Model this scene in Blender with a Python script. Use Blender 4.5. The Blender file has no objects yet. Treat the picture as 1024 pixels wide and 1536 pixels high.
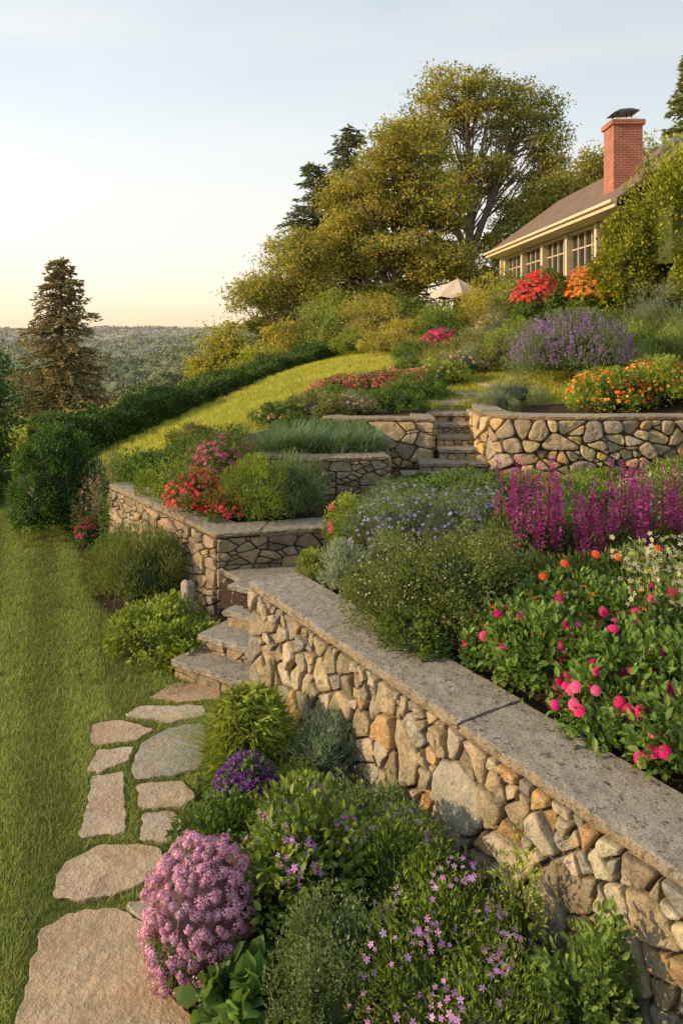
import bpy, math, random, time
import numpy as np
from mathutils import Vector, noise as mnoise
T0=time.time()
rng=np.random.default_rng(7); random.seed(7)
sc=bpy.context.scene
PI=math.pi
# ------------------------------------------------------------------ mesh builder
def nrm(a): return a/np.maximum(np.linalg.norm(a,axis=-1,keepdims=True),1e-9)
class MB:
    def __init__(s): s.V=[];s.L=[];s.S=[];s.C=[];s.n=0
    def add(s,V,F,C):
        V=np.asarray(V,float).reshape(-1,3); C=np.asarray(C,float)
        if C.ndim==1: C=np.tile(C[:3],(len(V),1))
        s.V.append(V); s.C.append(C[:,:3])
        for f in F:
            s.L.append(np.array(f)+s.n); s.S.append([len(f)])
        s.n+=len(V)
    def addq(s,V,Q,C):
        V=np.asarray(V,float).reshape(-1,3); C=np.asarray(C,float)
        if C.ndim==1: C=np.tile(C[:3],(len(V),1))
        s.V.append(V); s.C.append(C[:,:3]); Q=np.asarray(Q)
        s.L.append((Q+s.n).ravel()); s.S.append(np.full(len(Q),Q.shape[1])); s.n+=len(V)
    def scatter(s,T,P,D,N,S,C):
        tv,tf,tc=T; n=len(P)
        if n==0: return
        P=np.asarray(P,float); D=nrm(np.asarray(D,float)); N=np.asarray(N,float)
        z=nrm(N-(N*D).sum(1,keepdims=True)*D); x=np.cross(D,z)
        S=np.broadcast_to(np.asarray(S,float),(n,))
        C=np.broadcast_to(np.asarray(C,float),(n,3))
        V=P[:,None]+S[:,None,None]*(tv[None,:,0:1]*x[:,None]+tv[None,:,1:2]*D[:,None]+tv[None,:,2:3]*z[:,None])
        k=len(tv)
        if tc is None: CC=np.repeat(C,k,0)
        else: CC=(C[:,None]*(1-tc[None,:,3:4])+tc[None,:,:3]*tc[None,:,3:4]).reshape(-1,3)
        fl=np.concatenate([np.array(f) for f in tf]); fs=np.array([len(f) for f in tf])
        s.V.append(V.reshape(-1,3)); s.C.append(CC)
        s.L.append((fl[None]+(np.arange(n)*k)[:,None]+s.n).ravel()); s.S.append(np.tile(fs,n)); s.n+=n*k
    def obj(s,name,mat,parent=None,smooth=False):
        V=np.concatenate(s.V); L=np.concatenate(s.L); S=np.concatenate([np.asarray(a) for a in s.S]); C=np.concatenate(s.C)
        me=bpy.data.meshes.new(name)
        me.vertices.add(len(V)); me.vertices.foreach_set('co',V.ravel().astype(np.float32))
        me.loops.add(len(L)); me.loops.foreach_set('vertex_index',L.astype(np.int32))
        me.polygons.add(len(S)); st=np.concatenate([[0],np.cumsum(S)[:-1]]).astype(np.int32)
        me.polygons.foreach_set('loop_start',st)
        a=me.color_attributes.new('Col','FLOAT_COLOR','POINT')
        a.data.foreach_set('color',np.concatenate([C,np.ones((len(C),1))],1).ravel().astype(np.float32))
        me.update(calc_edges=True)
        me.polygons.foreach_set('use_smooth',np.full(len(S),smooth))
        me.materials.append(mat)
        o=bpy.data.objects.new(name,me); sc.collection.objects.link(o)
        if parent: o.parent=parent
        return o
def empty(name,loc=(0,0,0)):
    o=bpy.data.objects.new(name,None); sc.collection.objects.link(o); o.empty_display_size=.2; return o
# ------------------------------------------------------------------ materials
def newmat(name):
    m=bpy.data.materials.new(name); m.use_nodes=True; nt=m.node_tree; nt.nodes.clear()
    return m,nt,nt.nodes,nt.links
def N_(nt,t,**k):
    n=nt.nodes.new(t)
    for a,b in k.items():
        if a in n.inputs: n.inputs[a].default_value=b
        else: setattr(n,a,b)
    return n
def foliage_mat(name,transl=.3,rough=.55,nscale=6,stripes=False,lo=.7,hi=1.35):
    m,nt,nd,lk=newmat(name)
    at=N_(nt,'ShaderNodeAttribute',attribute_name='Col')
    geo=N_(nt,'ShaderNodeNewGeometry')
    no=N_(nt,'ShaderNodeTexNoise',Scale=nscale,Detail=2.0); lk.new(geo.outputs['Position'],no.inputs['Vector'])
    mr=N_(nt,'ShaderNodeMapRange'); mr.inputs['To Min'].default_value=lo; mr.inputs['To Max'].default_value=hi; lk.new(no.outputs['Fac'],mr.inputs['Value'])
    fac=mr.outputs[0]
    if stripes:
        wv=N_(nt,'ShaderNodeTexWave',Scale=.46,Distortion=1.6); wv.inputs['Detail'].default_value=1; wv.inputs['Detail Scale'].default_value=.25
        mp=N_(nt,'ShaderNodeMapping'); mp.inputs['Rotation'].default_value=(0,0,math.radians(-22)); lk.new(geo.outputs['Position'],mp.inputs['Vector']); lk.new(mp.outputs[0],wv.inputs['Vector'])
        m3=N_(nt,'ShaderNodeMapRange'); m3.inputs['From Min'].default_value=.2; m3.inputs['From Max'].default_value=.8; m3.inputs['To Min'].default_value=.84; m3.inputs['To Max'].default_value=1.17; lk.new(wv.outputs['Fac'],m3.inputs['Value'])
        mm=N_(nt,'ShaderNodeMath',operation='MULTIPLY'); lk.new(fac,mm.inputs[0]); lk.new(m3.outputs[0],mm.inputs[1]); fac=mm.outputs[0]
    mu=N_(nt,'ShaderNodeVectorMath',operation='SCALE'); lk.new(at.outputs['Color'],mu.inputs[0]); lk.new(fac,mu.inputs['Scale'])
    p=N_(nt,'ShaderNodeBsdfPrincipled',Roughness=rough); p.inputs['Specular IOR Level'].default_value=.3
    lk.new(mu.outputs[0],p.inputs['Base Color'])
    o=N_(nt,'ShaderNodeOutputMaterial')
    if transl>0:
        tr=N_(nt,'ShaderNodeBsdfTranslucent'); m2=N_(nt,'ShaderNodeVectorMath',operation='MULTIPLY'); m2.inputs[1].default_value=(1.4,1.4,.8)
        lk.new(mu.outputs[0],m2.inputs[0]); lk.new(m2.outputs[0],tr.inputs['Color'])
        mx=N_(nt,'ShaderNodeMixShader',Fac=transl); lk.new(p.outputs[0],mx.inputs[1]); lk.new(tr.outputs[0],mx.inputs[2]); lk.new(mx.outputs[0],o.inputs[0])
    else: lk.new(p.outputs[0],o.inputs[0])
    return m
def stone_mat(name,s1=5,s2=40,bump=.5,lo=.55,hi=1.35,spots=0.0,spotcol=(.3,.3,.27,1),dist=.02,dark=0,s3=90,darkcol=(.06,.052,.04,1),warm=0):
    m,nt,nd,lk=newmat(name)
    at=N_(nt,'ShaderNodeAttribute',attribute_name='Col'); geo=N_(nt,'ShaderNodeNewGeometry')
    a=N_(nt,'ShaderNodeTexNoise',Scale=s1,Detail=6.0,Roughness=.65); b=N_(nt,'ShaderNodeTexNoise',Scale=s2,Detail=5.0,Roughness=.7)
    for q in(a,b): lk.new(geo.outputs['Position'],q.inputs['Vector'])
    ad=N_(nt,'ShaderNodeMath',operation='ADD'); lk.new(a.outputs['Fac'],ad.inputs[0]); lk.new(b.outputs['Fac'],ad.inputs[1])
    mr=N_(nt,'ShaderNodeMapRange'); mr.inputs['From Min'].default_value=.65; mr.inputs['From Max'].default_value=1.35; mr.inputs['To Min'].default_value=lo; mr.inputs['To Max'].default_value=hi
    lk.new(ad.outputs[0],mr.inputs['Value'])
    mu=N_(nt,'ShaderNodeVectorMath',operation='SCALE'); lk.new(at.outputs['Color'],mu.inputs[0]); lk.new(mr.outputs[0],mu.inputs['Scale'])
    col=mu.outputs[0]
    def patch(col,scale,f0,f1,amt,c4,w=0.0):
        c=N_(nt,'ShaderNodeTexNoise',Scale=scale,Detail=8.0,Roughness=.75); of=N_(nt,'ShaderNodeVectorMath',operation='ADD'); of.inputs[1].default_value=(w,w*2,w); lk.new(geo.outputs['Position'],of.inputs[0]); lk.new(of.outputs[0],c.inputs['Vector'])
        cr=N_(nt,'ShaderNodeMapRange'); cr.inputs['From Min'].default_value=f0; cr.inputs['From Max'].default_value=f1; cr.inputs['To Max'].default_value=amt; lk.new(c.outputs['Fac'],cr.inputs['Value'])
        mx=N_(nt,'ShaderNodeMix',data_type='RGBA'); lk.new(cr.outputs[0],mx.inputs['Factor']); lk.new(col,mx.inputs['A']); mx.inputs['B'].default_value=c4; return mx.outputs['Result']
    if warm>0: col=patch(col,s1*.6,.50,.62,warm,(.50,.33,.17,1),11.7)
    if spots>0: col=patch(col,s1*1.7,.54,.62,spots,spotcol)
    if dark>0:
        col=patch(col,s1*2.6,.55,.63,dark,darkcol,7.3); col=patch(col,s3,.54,.62,dark,darkcol,3.1)
    p=N_(nt,'ShaderNodeBsdfPrincipled',Roughness=.9); p.inputs['Specular IOR Level'].default_value=.2; lk.new(col,p.inputs['Base Color'])
    bu=N_(nt,'ShaderNodeBump',Strength=bump,Distance=dist); lk.new(ad.outputs[0],bu.inputs['Height']); lk.new(bu.outputs[0],p.inputs['Normal'])
    o=N_(nt,'ShaderNodeOutputMaterial'); lk.new(p.outputs[0],o.inputs[0]); return m
def plain_mat(name,col,rough=.6,metal=0,nvar=.15,scale=8,bump=.1):
    m,nt,nd,lk=newmat(name); geo=N_(nt,'ShaderNodeNewGeometry')
    a=N_(nt,'ShaderNodeTexNoise',Scale=scale,Detail=5.0); lk.new(geo.outputs['Position'],a.inputs['Vector'])
    mr=N_(nt,'ShaderNodeMapRange'); mr.inputs['From Min'].default_value=.3; mr.inputs['From Max'].default_value=.7; mr.inputs['To Min'].default_value=1-nvar; mr.inputs['To Max'].default_value=1+nvar; lk.new(a.outputs['Fac'],mr.inputs['Value'])
    mu=N_(nt,'ShaderNodeVectorMath',operation='SCALE'); mu.inputs[0].default_value=col; lk.new(mr.outputs[0],mu.inputs['Scale'])
    p=N_(nt,'ShaderNodeBsdfPrincipled',Roughness=rough,Metallic=metal); lk.new(mu.outputs[0],p.inputs['Base Color'])
    bu=N_(nt,'ShaderNodeBump',Strength=bump,Distance=.01); lk.new(a.outputs['Fac'],bu.inputs['Height']); lk.new(bu.outputs[0],p.inputs['Normal'])
    o=N_(nt,'ShaderNodeOutputMaterial'); lk.new(p.outputs[0],o.inputs[0]); return m
def brick_mat(name,c1,c2,mortar,scale,bw,bh,ms=.02,rough=.9,vec='Object'):
    m,nt,nd,lk=newmat(name); tc=N_(nt,'ShaderNodeTexCoord')
    b=N_(nt,'ShaderNodeTexBrick',Scale=scale); b.inputs['Color1'].default_value=c1; b.inputs['Color2'].default_value=c2; b.inputs['Mortar'].default_value=mortar
    b.inputs['Mortar Size'].default_value=ms; b.inputs['Brick Width'].default_value=bw; b.inputs['Row Height'].default_value=bh
    sp=N_(nt,'ShaderNodeSeparateXYZ'); lk.new(tc.outputs['Object'],sp.inputs[0])
    ad=N_(nt,'ShaderNodeMath',operation='ADD'); lk.new(sp.outputs['X'],ad.inputs[0]); lk.new(sp.outputs['Y'],ad.inputs[1])
    cb=N_(nt,'ShaderNodeCombineXYZ'); lk.new(ad.outputs[0],cb.inputs[0]); lk.new(sp.outputs['Z'],cb.inputs[1]); lk.new(cb.outputs[0],b.inputs['Vector'])
    no=N_(nt,'ShaderNodeTexNoise',Scale=3.0,Detail=6.0); lk.new(tc.outputs['Object'],no.inputs['Vector'])
    mr=N_(nt,'ShaderNodeMapRange'); mr.inputs['To Min'].default_value=.6; mr.inputs['To Max'].default_value=1.4; lk.new(no.outputs['Fac'],mr.inputs['Value'])
    mu=N_(nt,'ShaderNodeVectorMath',operation='SCALE'); lk.new(b.outputs['Color'],mu.inputs[0]); lk.new(mr.outputs[0],mu.inputs['Scale'])
    p=N_(nt,'ShaderNodeBsdfPrincipled',Roughness=rough); lk.new(mu.outputs[0],p.inputs['Base Color'])
    bu=N_(nt,'ShaderNodeBump',Strength=.6,Distance=.02); bu.invert=True; lk.new(b.outputs['Fac'],bu.inputs['Height']); lk.new(bu.outputs[0],p.inputs['Normal'])
    o=N_(nt,'ShaderNodeOutputMaterial'); lk.new(p.outputs[0],o.inputs[0]); return m
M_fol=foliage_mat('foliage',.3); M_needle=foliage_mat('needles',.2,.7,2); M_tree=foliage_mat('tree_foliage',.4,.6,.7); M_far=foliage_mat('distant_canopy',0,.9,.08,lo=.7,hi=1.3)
M_flower=foliage_mat('petals',.15,.6,10); M_grass=foliage_mat('grass_blades',.3,.5,1.3); M_lawn=foliage_mat('lawn_blades',.3,.5,1.1,True,lo=.74,hi=1.28)
M_stone=stone_mat('fieldstone',7,50,1.0,.5,1.45,.4,(.44,.39,.30,1),dark=.3,s3=60)
M_cap=stone_mat('capstone',9,70,1.0,.55,1.45,.7,(.60,.55,.46,1),dark=.85,dist=.04,s3=110)
M_flag=stone_mat('flagstone',2.5,24,1.0,.6,1.3,.35,(.36,.32,.25,1),dark=.25,warm=.45,dist=.03)
M_mortar=stone_mat('mortar',8,60,.6,.6,1.3)
M_ground=stone_mat('ground_cover',1.2,35,.8,.6,1.35,0,dist=.04)
M_bark=stone_mat('bark',4,25,.8,.6,1.3)
# ------------------------------------------------------------------ templates
def T(v,f,c=None): return (np.array(v,float),f,None if c is None else np.array(c,float))
def leafT(w=.45,fold=.1,bend=.15): return T([(0,0,0),(-w/2,.45,fold),(0,1,-bend),(w/2,.45,fold)],[(0,1,2),(0,2,3)])
def ovalT(w=.55):
    return T([(0,0,0),(-w*.42,.28,.06),(-w*.4,.68,.02),(0,1,-.15),(w*.4,.68,.02),(w*.42,.28,.06),(0,.3,-.02),(0,.68,-.05)],
      [(0,1,6),(0,6,5),(1,2,7,6),(6,7,4,5),(2,3,7),(7,3,4)])
def bladeT(w=.05,bend=.3): return T([(-w/2,0,0),(w/2,0,0),(w*.4,.5,-bend*.2),(-w*.4,.5,-bend*.2),(0,1,-bend)],[(0,1,2,3),(3,2,4)])
def flowerT(n=5,w=.5,center=(.5,.35,.05),cup=.15,cr=.18):
    v=[];f=[];c=[]
    for i in range(n):
        a=2*PI*i/n; ca,sa=math.cos(a),math.sin(a); b=len(v)
        for (x,y,z) in [(0,.05,0),(-w/2,.6,cup),(0,1,cup*.7),(w/2,.6,cup)]:
            v.append((x*ca-y*sa,x*sa+y*ca,z)); c.append((0,0,0,0))
        f.append((b,b+3,b+2,b+1))
    b=len(v)
    for i in range(5):
        a=2*PI*i/5; v.append((cr*math.cos(a),cr*math.sin(a),.08)); c.append((*center,1))
    f.append(tuple(range(b,b+5)))
    return T(v,f,c)
def pomT():
    v=[];f=[];c=[]
    for L,(r,z,n,sh) in enumerate([(1,0,11,.8),(.85,.16,10,.95),(.66,.3,8,1.1),(.42,.4,6,1.2)]):
        for i in range(n):
            a=2*PI*(i+.5*L)/n+L*.3; ca,sa=math.cos(a),math.sin(a); b=len(v); w=.55*r
            for (x,y,zz) in [(0,0,z-.05),(-w/2,.65*r,z+.05),(-w*.3,r,z-.04),(w*.3,r,z-.04),(w/2,.65*r,z+.05)]:
                v.append((x*ca-y*sa,x*sa+y*ca,zz)); k=.0 if zz>z else .25; c.append((.35,.0,.08,k*.6))
            f.append((b,b+4,b+3,b+2,b+1))
    return T(v,f,c)
LEAF=leafT(); LEAFW=leafT(.65,.06,.1); NARROW=leafT(.16,.03,.1); OVAL=ovalT(); BLADE=bladeT(); BLADEW=bladeT(.09,.45)
FL5=flowerT(); FL5P=flowerT(5,.55,(.7,.6,.7),.1,.15); POM=pomT(); FL8=flowerT(8,.4,(.6,.35,.03),.1,.25)
FL4=T([(0,-1,0.05),(.45,0,-.02),(0,1,.05),(-.45,0,-.02),(-1,0,.05),(0,.45,-.02),(1,0,.05),(0,-.45,-.02)],[(0,1,2,3),(4,7,6,5)])
PETAL=leafT(.8,.1,.1)
# ------------------------------------------------------------------ terrain
def sst(a,b,x): t=np.clip((x-a)/(b-a),0,1); return t*t*(3-2*t)
CP=np.array([(-3.9,13.8,.74),(-2.7,13.8,1.13),(-1.56,13,1.35),(-.64,22,2.2),(2.8,24,2.5),(1.2,15,1.85),(2.3,13.5,1.85),(4,13,1.85),(5.6,12,1.95),(7.05,20,3.0),(8.4,18,3.4),(5.6,25,3.6),(9.2,30,4.6),(12.1,26,4.6),(-5.55,16,.34),(-.5,27,2.2),(-8,16,-.3),(-13,34,-2.8),(0,42,1.0),(-5,26,.1),(-2,10.3,1.0),(-1.5,12,1.2),(0,12.3,1.6),(-5,13,.15),(-9,10,0),(-20,12,-1),(-30,40,-9),(-20,60,-14),(8,45,4),(20,45,7),(25,20,7),(30,5,5),(10,12,3),(0,0,.5),(10,0,1.5),(-20,-10,-.5),(4.43,28,2.9)],float)
def tk(r2): return np.where(r2>1e-9,.5*r2*np.log(np.maximum(r2,1e-9)),0)
n_=len(CP); K=tk(((CP[:,None,:2]-CP[None,:,:2])**2).sum(2))+np.eye(n_)*2.0
Pm=np.c_[np.ones(n_),CP[:,:2]]; A_=np.block([[K,Pm],[Pm.T,np.zeros((3,3))]]); SOL=np.linalg.solve(A_,np.r_[CP[:,2],0,0,0])
def tps(x,y):
    x=np.clip(x,-60,60); y=np.clip(y,-30,90); sh=x.shape; q=np.c_[x.ravel(),y.ravel()]; out=np.empty(len(q))
    for i in range(0,len(q),20000):
        p=q[i:i+20000]; r2=((p[:,None]-CP[None,:,:2])**2).sum(2); out[i:i+20000]=tk(r2)@SOL[:n_]+SOL[n_]+p@SOL[n_+1:]
    return out.reshape(sh)
def wav(x,y,s,k=0): return np.sin(x/s+k)*np.cos(y/s*1.3+2*k)+.5*np.sin(x/s*2.3+1.7*k+y/s)+.3*np.cos(x/s*4.1-y/s*3.1+k)
def far(x,y):
    b=-34+wav(x,y,60)*2
    r3=(16+12*np.clip((x+60)/30,-1,1.2)+wav(x,y,25)*1.0)*np.exp(-((y-210)/45)**2)-34
    r2=(17+10*np.clip((x+140)/70,-1,1)+wav(x,y,50,1)*2)*np.exp(-((y-430)/80)**2)-34
    r1=(21+6*np.clip((x+330)/200,-1,1)+wav(x,y,110,2)*3)*np.exp(-((y-900)/190)**2)-34
    r0=(42+wav(x,y,260,3)*4)*np.exp(-((y-1700)/300)**2)-34
    return np.maximum.reduce([b,r3,r2,r1,r0])
def inpoly(x,y,P):
    r=np.zeros(x.shape,bool); n=len(P)
    for i in range(n):
        x0,y0=P[i]; x1,y1=P[(i+1)%n]
        if y0==y1: continue
        c=((y0>y)!=(y1>y))&(x<(x1-x0)*(y-y0)/(y1-y0)+x0); r^=c
    return r
PA=[(-.58,6.45),(1.53,3.0),(2.8,.98),(4.5,-2),(14,-2),(14,14),(-1.3,14),(-2.95,10.15),(-1.22,7.95),(-.88,7.6),(-.05,7.05)]
PK=[(-1.25,7.5),(-.95,6.95),(-.35,6.62),(-.12,6.75),(-.12,7.4),(-.02,7.9),(-.08,8.16),(-1.28,7.86)]
PC=[(-1.05,9.75),(-.35,9.62),(.5,9.75),(.65,12.3),(-1.2,12.3)]
PD=[(-2.95,10.1),(-1.2,10.0),(-1.2,12.25),(1.45,12.2),(1.5,13.1),(2.3,13.1),(2.45,12.3),(2.5,11.5),(2.7,11.3),(3.2,11.15),(5.5,11.2),(7,11.4),(14,12),(14,14),(60,14),(60,200),(-2.95,200)]
def gz(x,y):
    x=np.asarray(x,float); y=np.asarray(y,float)
    t=tps(x,y); d=np.hypot(x-4,y-25); f=sst(45,110,d); t=t*(1-f)+far(x,y)*f
    left=t*sst(10.8,14,y); h=left
    pd=inpoly(x,y,PD)|((x<-2.9)&(y>14)); w=sst(-3.9,-2.7,x)
    up=t*w+left*(1-w); h=np.where(pd|(y>14),up,h)
    h=np.where((x<-2.9)&(y<=14),left*(1-w)+np.where(y>10,t,0)*w*sst(10.2,11.5,y),h)
    c=inpoly(x,y,PC); a=inpoly(x,y,PA)&~pd&~c
    h=np.where(c,1.45,h); h=np.where(a,.93,h); h=np.where(inpoly(x,y,PK),.53,h); return h
def g1(x,y): return float(gz(np.array([x]),np.array([y]))[0])
MU1=[(-1.05,6.28),(-.95,5.9),(-1.0,5.5),(-.98,4.9),(-1.0,4.45),(-.88,4.0),(-.93,3.7),(-.78,3.4),(-.5,3.1),(-.3,2.0),(0,-1),(4.5,-2),(2.8,1),(-.58,6.5)]
MU2=[(-1.35,6.5),(-1.62,6.75),(-1.9,7.03),(-2.5,7.93),(-3.11,8.97),(-3.73,10.3),(-4.19,11.76),(-4.6,13.3),(-3.2,14),(-2.6,9.8),(-1.2,7.95),(-.6,7.4),(-.9,6.7)]
def axis(segs):
    out=[segs[0][0]]
    for a,b,s in segs:
        n=max(1,int(round((b-a)/s))); out+=list(np.linspace(a,b,n+1)[1:])
    return np.array(out)
xs=axis([(-2500,-400,300),(-400,-60,20),(-60,-12,2),(-12,-5,.4),(-5,3,.07),(3,8,.15),(8,20,.8),(20,60,4),(60,400,20),(400,2500,300)])
ys=axis([(-300,-20,40),(-20,1,1.5),(1,13.5,.08),(13.5,30,.4),(30,70,2),(70,150,8),(150,1100,12),(1100,2500,40),(2500,5000,500)])
X,Y=np.meshgrid(xs,ys); Z=gz(X,Y)
Vg=np.c_[X.ravel(),Y.ravel(),Z.ravel()]
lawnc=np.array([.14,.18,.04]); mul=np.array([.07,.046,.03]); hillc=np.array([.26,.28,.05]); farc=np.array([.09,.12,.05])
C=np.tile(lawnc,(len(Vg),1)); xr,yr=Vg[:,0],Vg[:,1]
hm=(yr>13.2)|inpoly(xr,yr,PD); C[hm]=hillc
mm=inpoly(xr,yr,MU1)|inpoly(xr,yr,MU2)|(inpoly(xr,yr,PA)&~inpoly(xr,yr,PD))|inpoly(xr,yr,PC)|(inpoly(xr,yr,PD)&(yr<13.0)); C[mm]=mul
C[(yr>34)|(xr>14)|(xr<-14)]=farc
C[yr>150]=[.10,.13,.055]; C[yr>280]=[.14,.17,.085]; C[yr>600]=[.22,.24,.16]; C[yr>1200]=[.34,.34,.28]  # ground paler ridge by ridge: distance haze painted into the colour
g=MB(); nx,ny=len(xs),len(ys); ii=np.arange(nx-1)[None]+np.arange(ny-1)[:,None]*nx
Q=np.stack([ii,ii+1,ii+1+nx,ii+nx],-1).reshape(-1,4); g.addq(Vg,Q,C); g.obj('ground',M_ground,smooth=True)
# ------------------------------------------------------------------ slabs, stone faces
def ccw(P):
    P=np.array(P,float); a=(P[:,0]*np.roll(P[:,1],-1)-np.roll(P[:,0],-1)*P[:,1]).sum()
    return P if a>0 else P[::-1]
def pnorm(P):
    e=nrm(np.roll(P,-1,0)-P); n=np.c_[e[:,1],-e[:,0]]; return nrm(n+np.roll(n,1,0))
def slab(mb,poly,zt,th,bev=.012,jit=.006,step=.05,col=(.3,.3,.28),rnd=0,und=.0,cut=.13):
    P=ccw(poly)
    for _ in range(rnd):
        Q=np.roll(P,-1,0); P=np.stack([P*(1-cut)+Q*cut,P*cut+Q*(1-cut)],1).reshape(-1,2)
    pts=[]
    for i in range(len(P)):
        a,b=P[i],P[(i+1)%len(P)]; n=max(1,int(np.linalg.norm(b-a)/step))
        for k in range(n): pts.append(a+(b-a)*k/n)
    P=np.array(pts); n=pnorm(P); ph=rng.random(3)*9
    j=np.array([mnoise.noise(Vector((p[0]*9+ph[0],p[1]*9,ph[1])))+.5*mnoise.noise(Vector((p[0]*24,p[1]*24,ph[2]))) for p in P])*jit*2
    P=P+n*j[:,None]; m=len(P)
    j2=np.array([mnoise.noise(Vector((p[0]*22,p[1]*22,ph[2]+4))) for p in P])*jit*1.4; j3=np.array([mnoise.noise(Vector((p[0]*17,p[1]*17,ph[2]+8))) for p in P])*jit*1.4
    rings=[(P-n*.012,zt-th),(P+n*j2[:,None],zt-th*.8),(P+n*(j3[:,None]-.003),zt-th*.5),(P,zt-bev),(P-n*bev*.7,zt-bev*.2),(P-n*bev*1.5,zt)]
    R=len(rings); V=np.concatenate([np.c_[r,np.full(m,z)] for r,z in rings])
    i=np.arange(m); k=(i+1)%m; qs=[np.stack([i+a*m,k+a*m,k+(a+1)*m,i+(a+1)*m],1) for a in range(R-1)]
    col=np.array(col)
    mb.addq(V,np.concatenate(qs),col); b=mb.n-m
    mb.L.append(np.arange(b,b+m)); mb.S.append([m]); mb.L.append(np.arange(mb.n-R*m,mb.n-(R-1)*m)[::-1]); mb.S.append([m])
def clip(P,n,c):
    out=[]; d=P@n-c
    for i in range(len(P)):
        j=(i+1)%len(P)
        if d[i]<=0: out.append(P[i])
        if (d[i]<0)!=(d[j]<0) and d[i]!=d[j]: out.append(P[i]+(P[j]-P[i])*(d[i]/(d[i]-d[j])))
    return np.array(out)
def cells(W,H,rfun,ax,gap):
    S=[];R=[]
    area=W/ax*H; rmean=rfun(H*.5); tot=int(area/(rmean**2)*45)+300
    for k in range(tot):
        p=np.array([rng.random()*W/ax,rng.random()*H]); f=k/tot; r=rfun(p[1])*(1.75*(1-f)**1.6+.42)*rng.uniform(.8,1.15)
        if S:
            d=np.linalg.norm(np.array(S)-p,axis=1)
            if (d<(np.array(R)+r)*.80).any(): continue
        S.append(p);R.append(r)
    S=np.array(S);R=np.array(R); out=[]
    for i in range(len(S)):
        P=np.array([(0,0),(W/ax,0),(W/ax,H),(0,H)],float); d=np.linalg.norm(S-S[i],axis=1)
        for j in np.argsort(d)[1:26]:
            n=S[j]-S[i]; L=np.linalg.norm(n); c=((S[j]@S[j]-S[i]@S[i])-R[j]**2+R[i]**2)/2/L; P=clip(P,n/L,c-gap/2)
            if len(P)<3: break
        if len(P)>=3: out.append(P)
    return out
def parea(P): return .5*abs((P[:,0]*np.roll(P[:,1],-1)-np.roll(P[:,0],-1)*P[:,1]).sum())
def inset(P,g):
    P=ccw(P); Q=P.copy(); 
    for i in range(len(P)):
        e=P[(i+1)%len(P)]-P[i]; L=np.linalg.norm(e)
        if L<1e-5: continue
        n=np.array([e[1],-e[0]])/L; Q=clip(Q,n,P[i]@n-g)
        if len(Q)<3: return None
    return Q
def thin(P):
    c=P.mean(0); w=np.linalg.eigvalsh(np.cov((P-c).T)); return math.sqrt(max(w[0],1e-9)/max(w[1],1e-9))
def rubble(W,H,rfun,ax,gap):
    # a few big irregular blocks broken again across their long side: angular, tightly fitted stones of mixed sizes
    big=cells(W,H,lambda v:rfun(v)*1.7,ax,0); out=[]; stack=list(big)
    while stack:
        P=stack.pop(); A=parea(P); v=P[:,1].mean(); tgt=PI*rfun(v)**2*rng.choice([.5,1.0,1.8,3.2,6],p=[.17,.25,.27,.21,.10])
        if A<tgt or A<3e-4: out.append(P); continue
        c=P.mean(0); w,ev=np.linalg.eigh(np.cov((P-c).T)); best=None
        for _ in range(5):
            d=ev[:,1]; a=rng.normal(0,.22); d=np.array([d[0]*math.cos(a)-d[1]*math.sin(a),d[0]*math.sin(a)+d[1]*math.cos(a)])
            pr=(P-c)@d; cc_=c@d+rng.uniform(-.2,.2)*(pr.max()-pr.min()); A1=clip(P,d,cc_); A2=clip(P,-d,-cc_)
            if len(A1)<3 or len(A2)<3: continue
            s_=min(thin(A1),thin(A2))-.12*((len(A1)==3)+(len(A2)==3))
            if best is None or s_>best[0]: best=(s_,A1,A2)
        if best is None or best[0]<.36: out.append(P); continue
        stack+=[best[1],best[2]]
    res=[]
    for P in out:
        P=P.copy(); P[:,0]*=ax
        Q=inset(P,gap/2)
        if Q is not None and parea(Q)>1.2e-4: res.append(Q)
    return res
class Path:
    def __init__(s,pts):
        s.p=np.array(pts,float); d=np.linalg.norm(np.diff(s.p,axis=0),axis=1); s.l=np.r_[0,np.cumsum(d)]; s.L=s.l[-1]
        e=nrm(np.diff(s.p,axis=0)); sn=np.c_[e[:,1],-e[:,0]]; vn=np.zeros_like(s.p); vn[:-1]+=sn; vn[1:]+=sn; vn=nrm(vn)
        k=np.ones(len(s.p)); k[0]=(vn[0]@sn[0]); k[-1]=(vn[-1]@sn[-1])
        for i in range(1,len(s.p)-1): k[i]=vn[i]@sn[i]
        s.vn=vn/np.maximum(k,.4)[:,None]
    def at(s,u): return np.c_[np.interp(u,s.l,s.p[:,0]),np.interp(u,s.l,s.p[:,1])]
    def nor(s,u): return np.c_[np.interp(u,s.l,s.vn[:,0]),np.interp(u,s.l,s.vn[:,1])]
PAL=[((.44,.35,.22),4),((.37,.30,.20),3),((.37,.34,.28),3),((.50,.32,.16),1.6),((.30,.25,.17),2),((.48,.42,.31),2.5),((.54,.44,.29),1.5)]
PALL=[((.41,.32,.20),4),((.34,.27,.18),3),((.36,.31,.24),2),((.46,.34,.20),2),((.28,.22,.15),2)]
PALY=[((.56,.43,.25),3),((.50,.38,.22),3),((.42,.36,.27),2),((.60,.41,.19),2),((.34,.27,.18),1.4)]
def pick(pal):
    w=np.array([p[1] for p in pal]); k=rng.choice(len(pal),p=w/w.sum()); return np.array(pal[k][0])*rng.uniform(.75,1.2)*np.array([1,rng.uniform(.96,1.03),rng.uniform(.92,1.06)])
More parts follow.
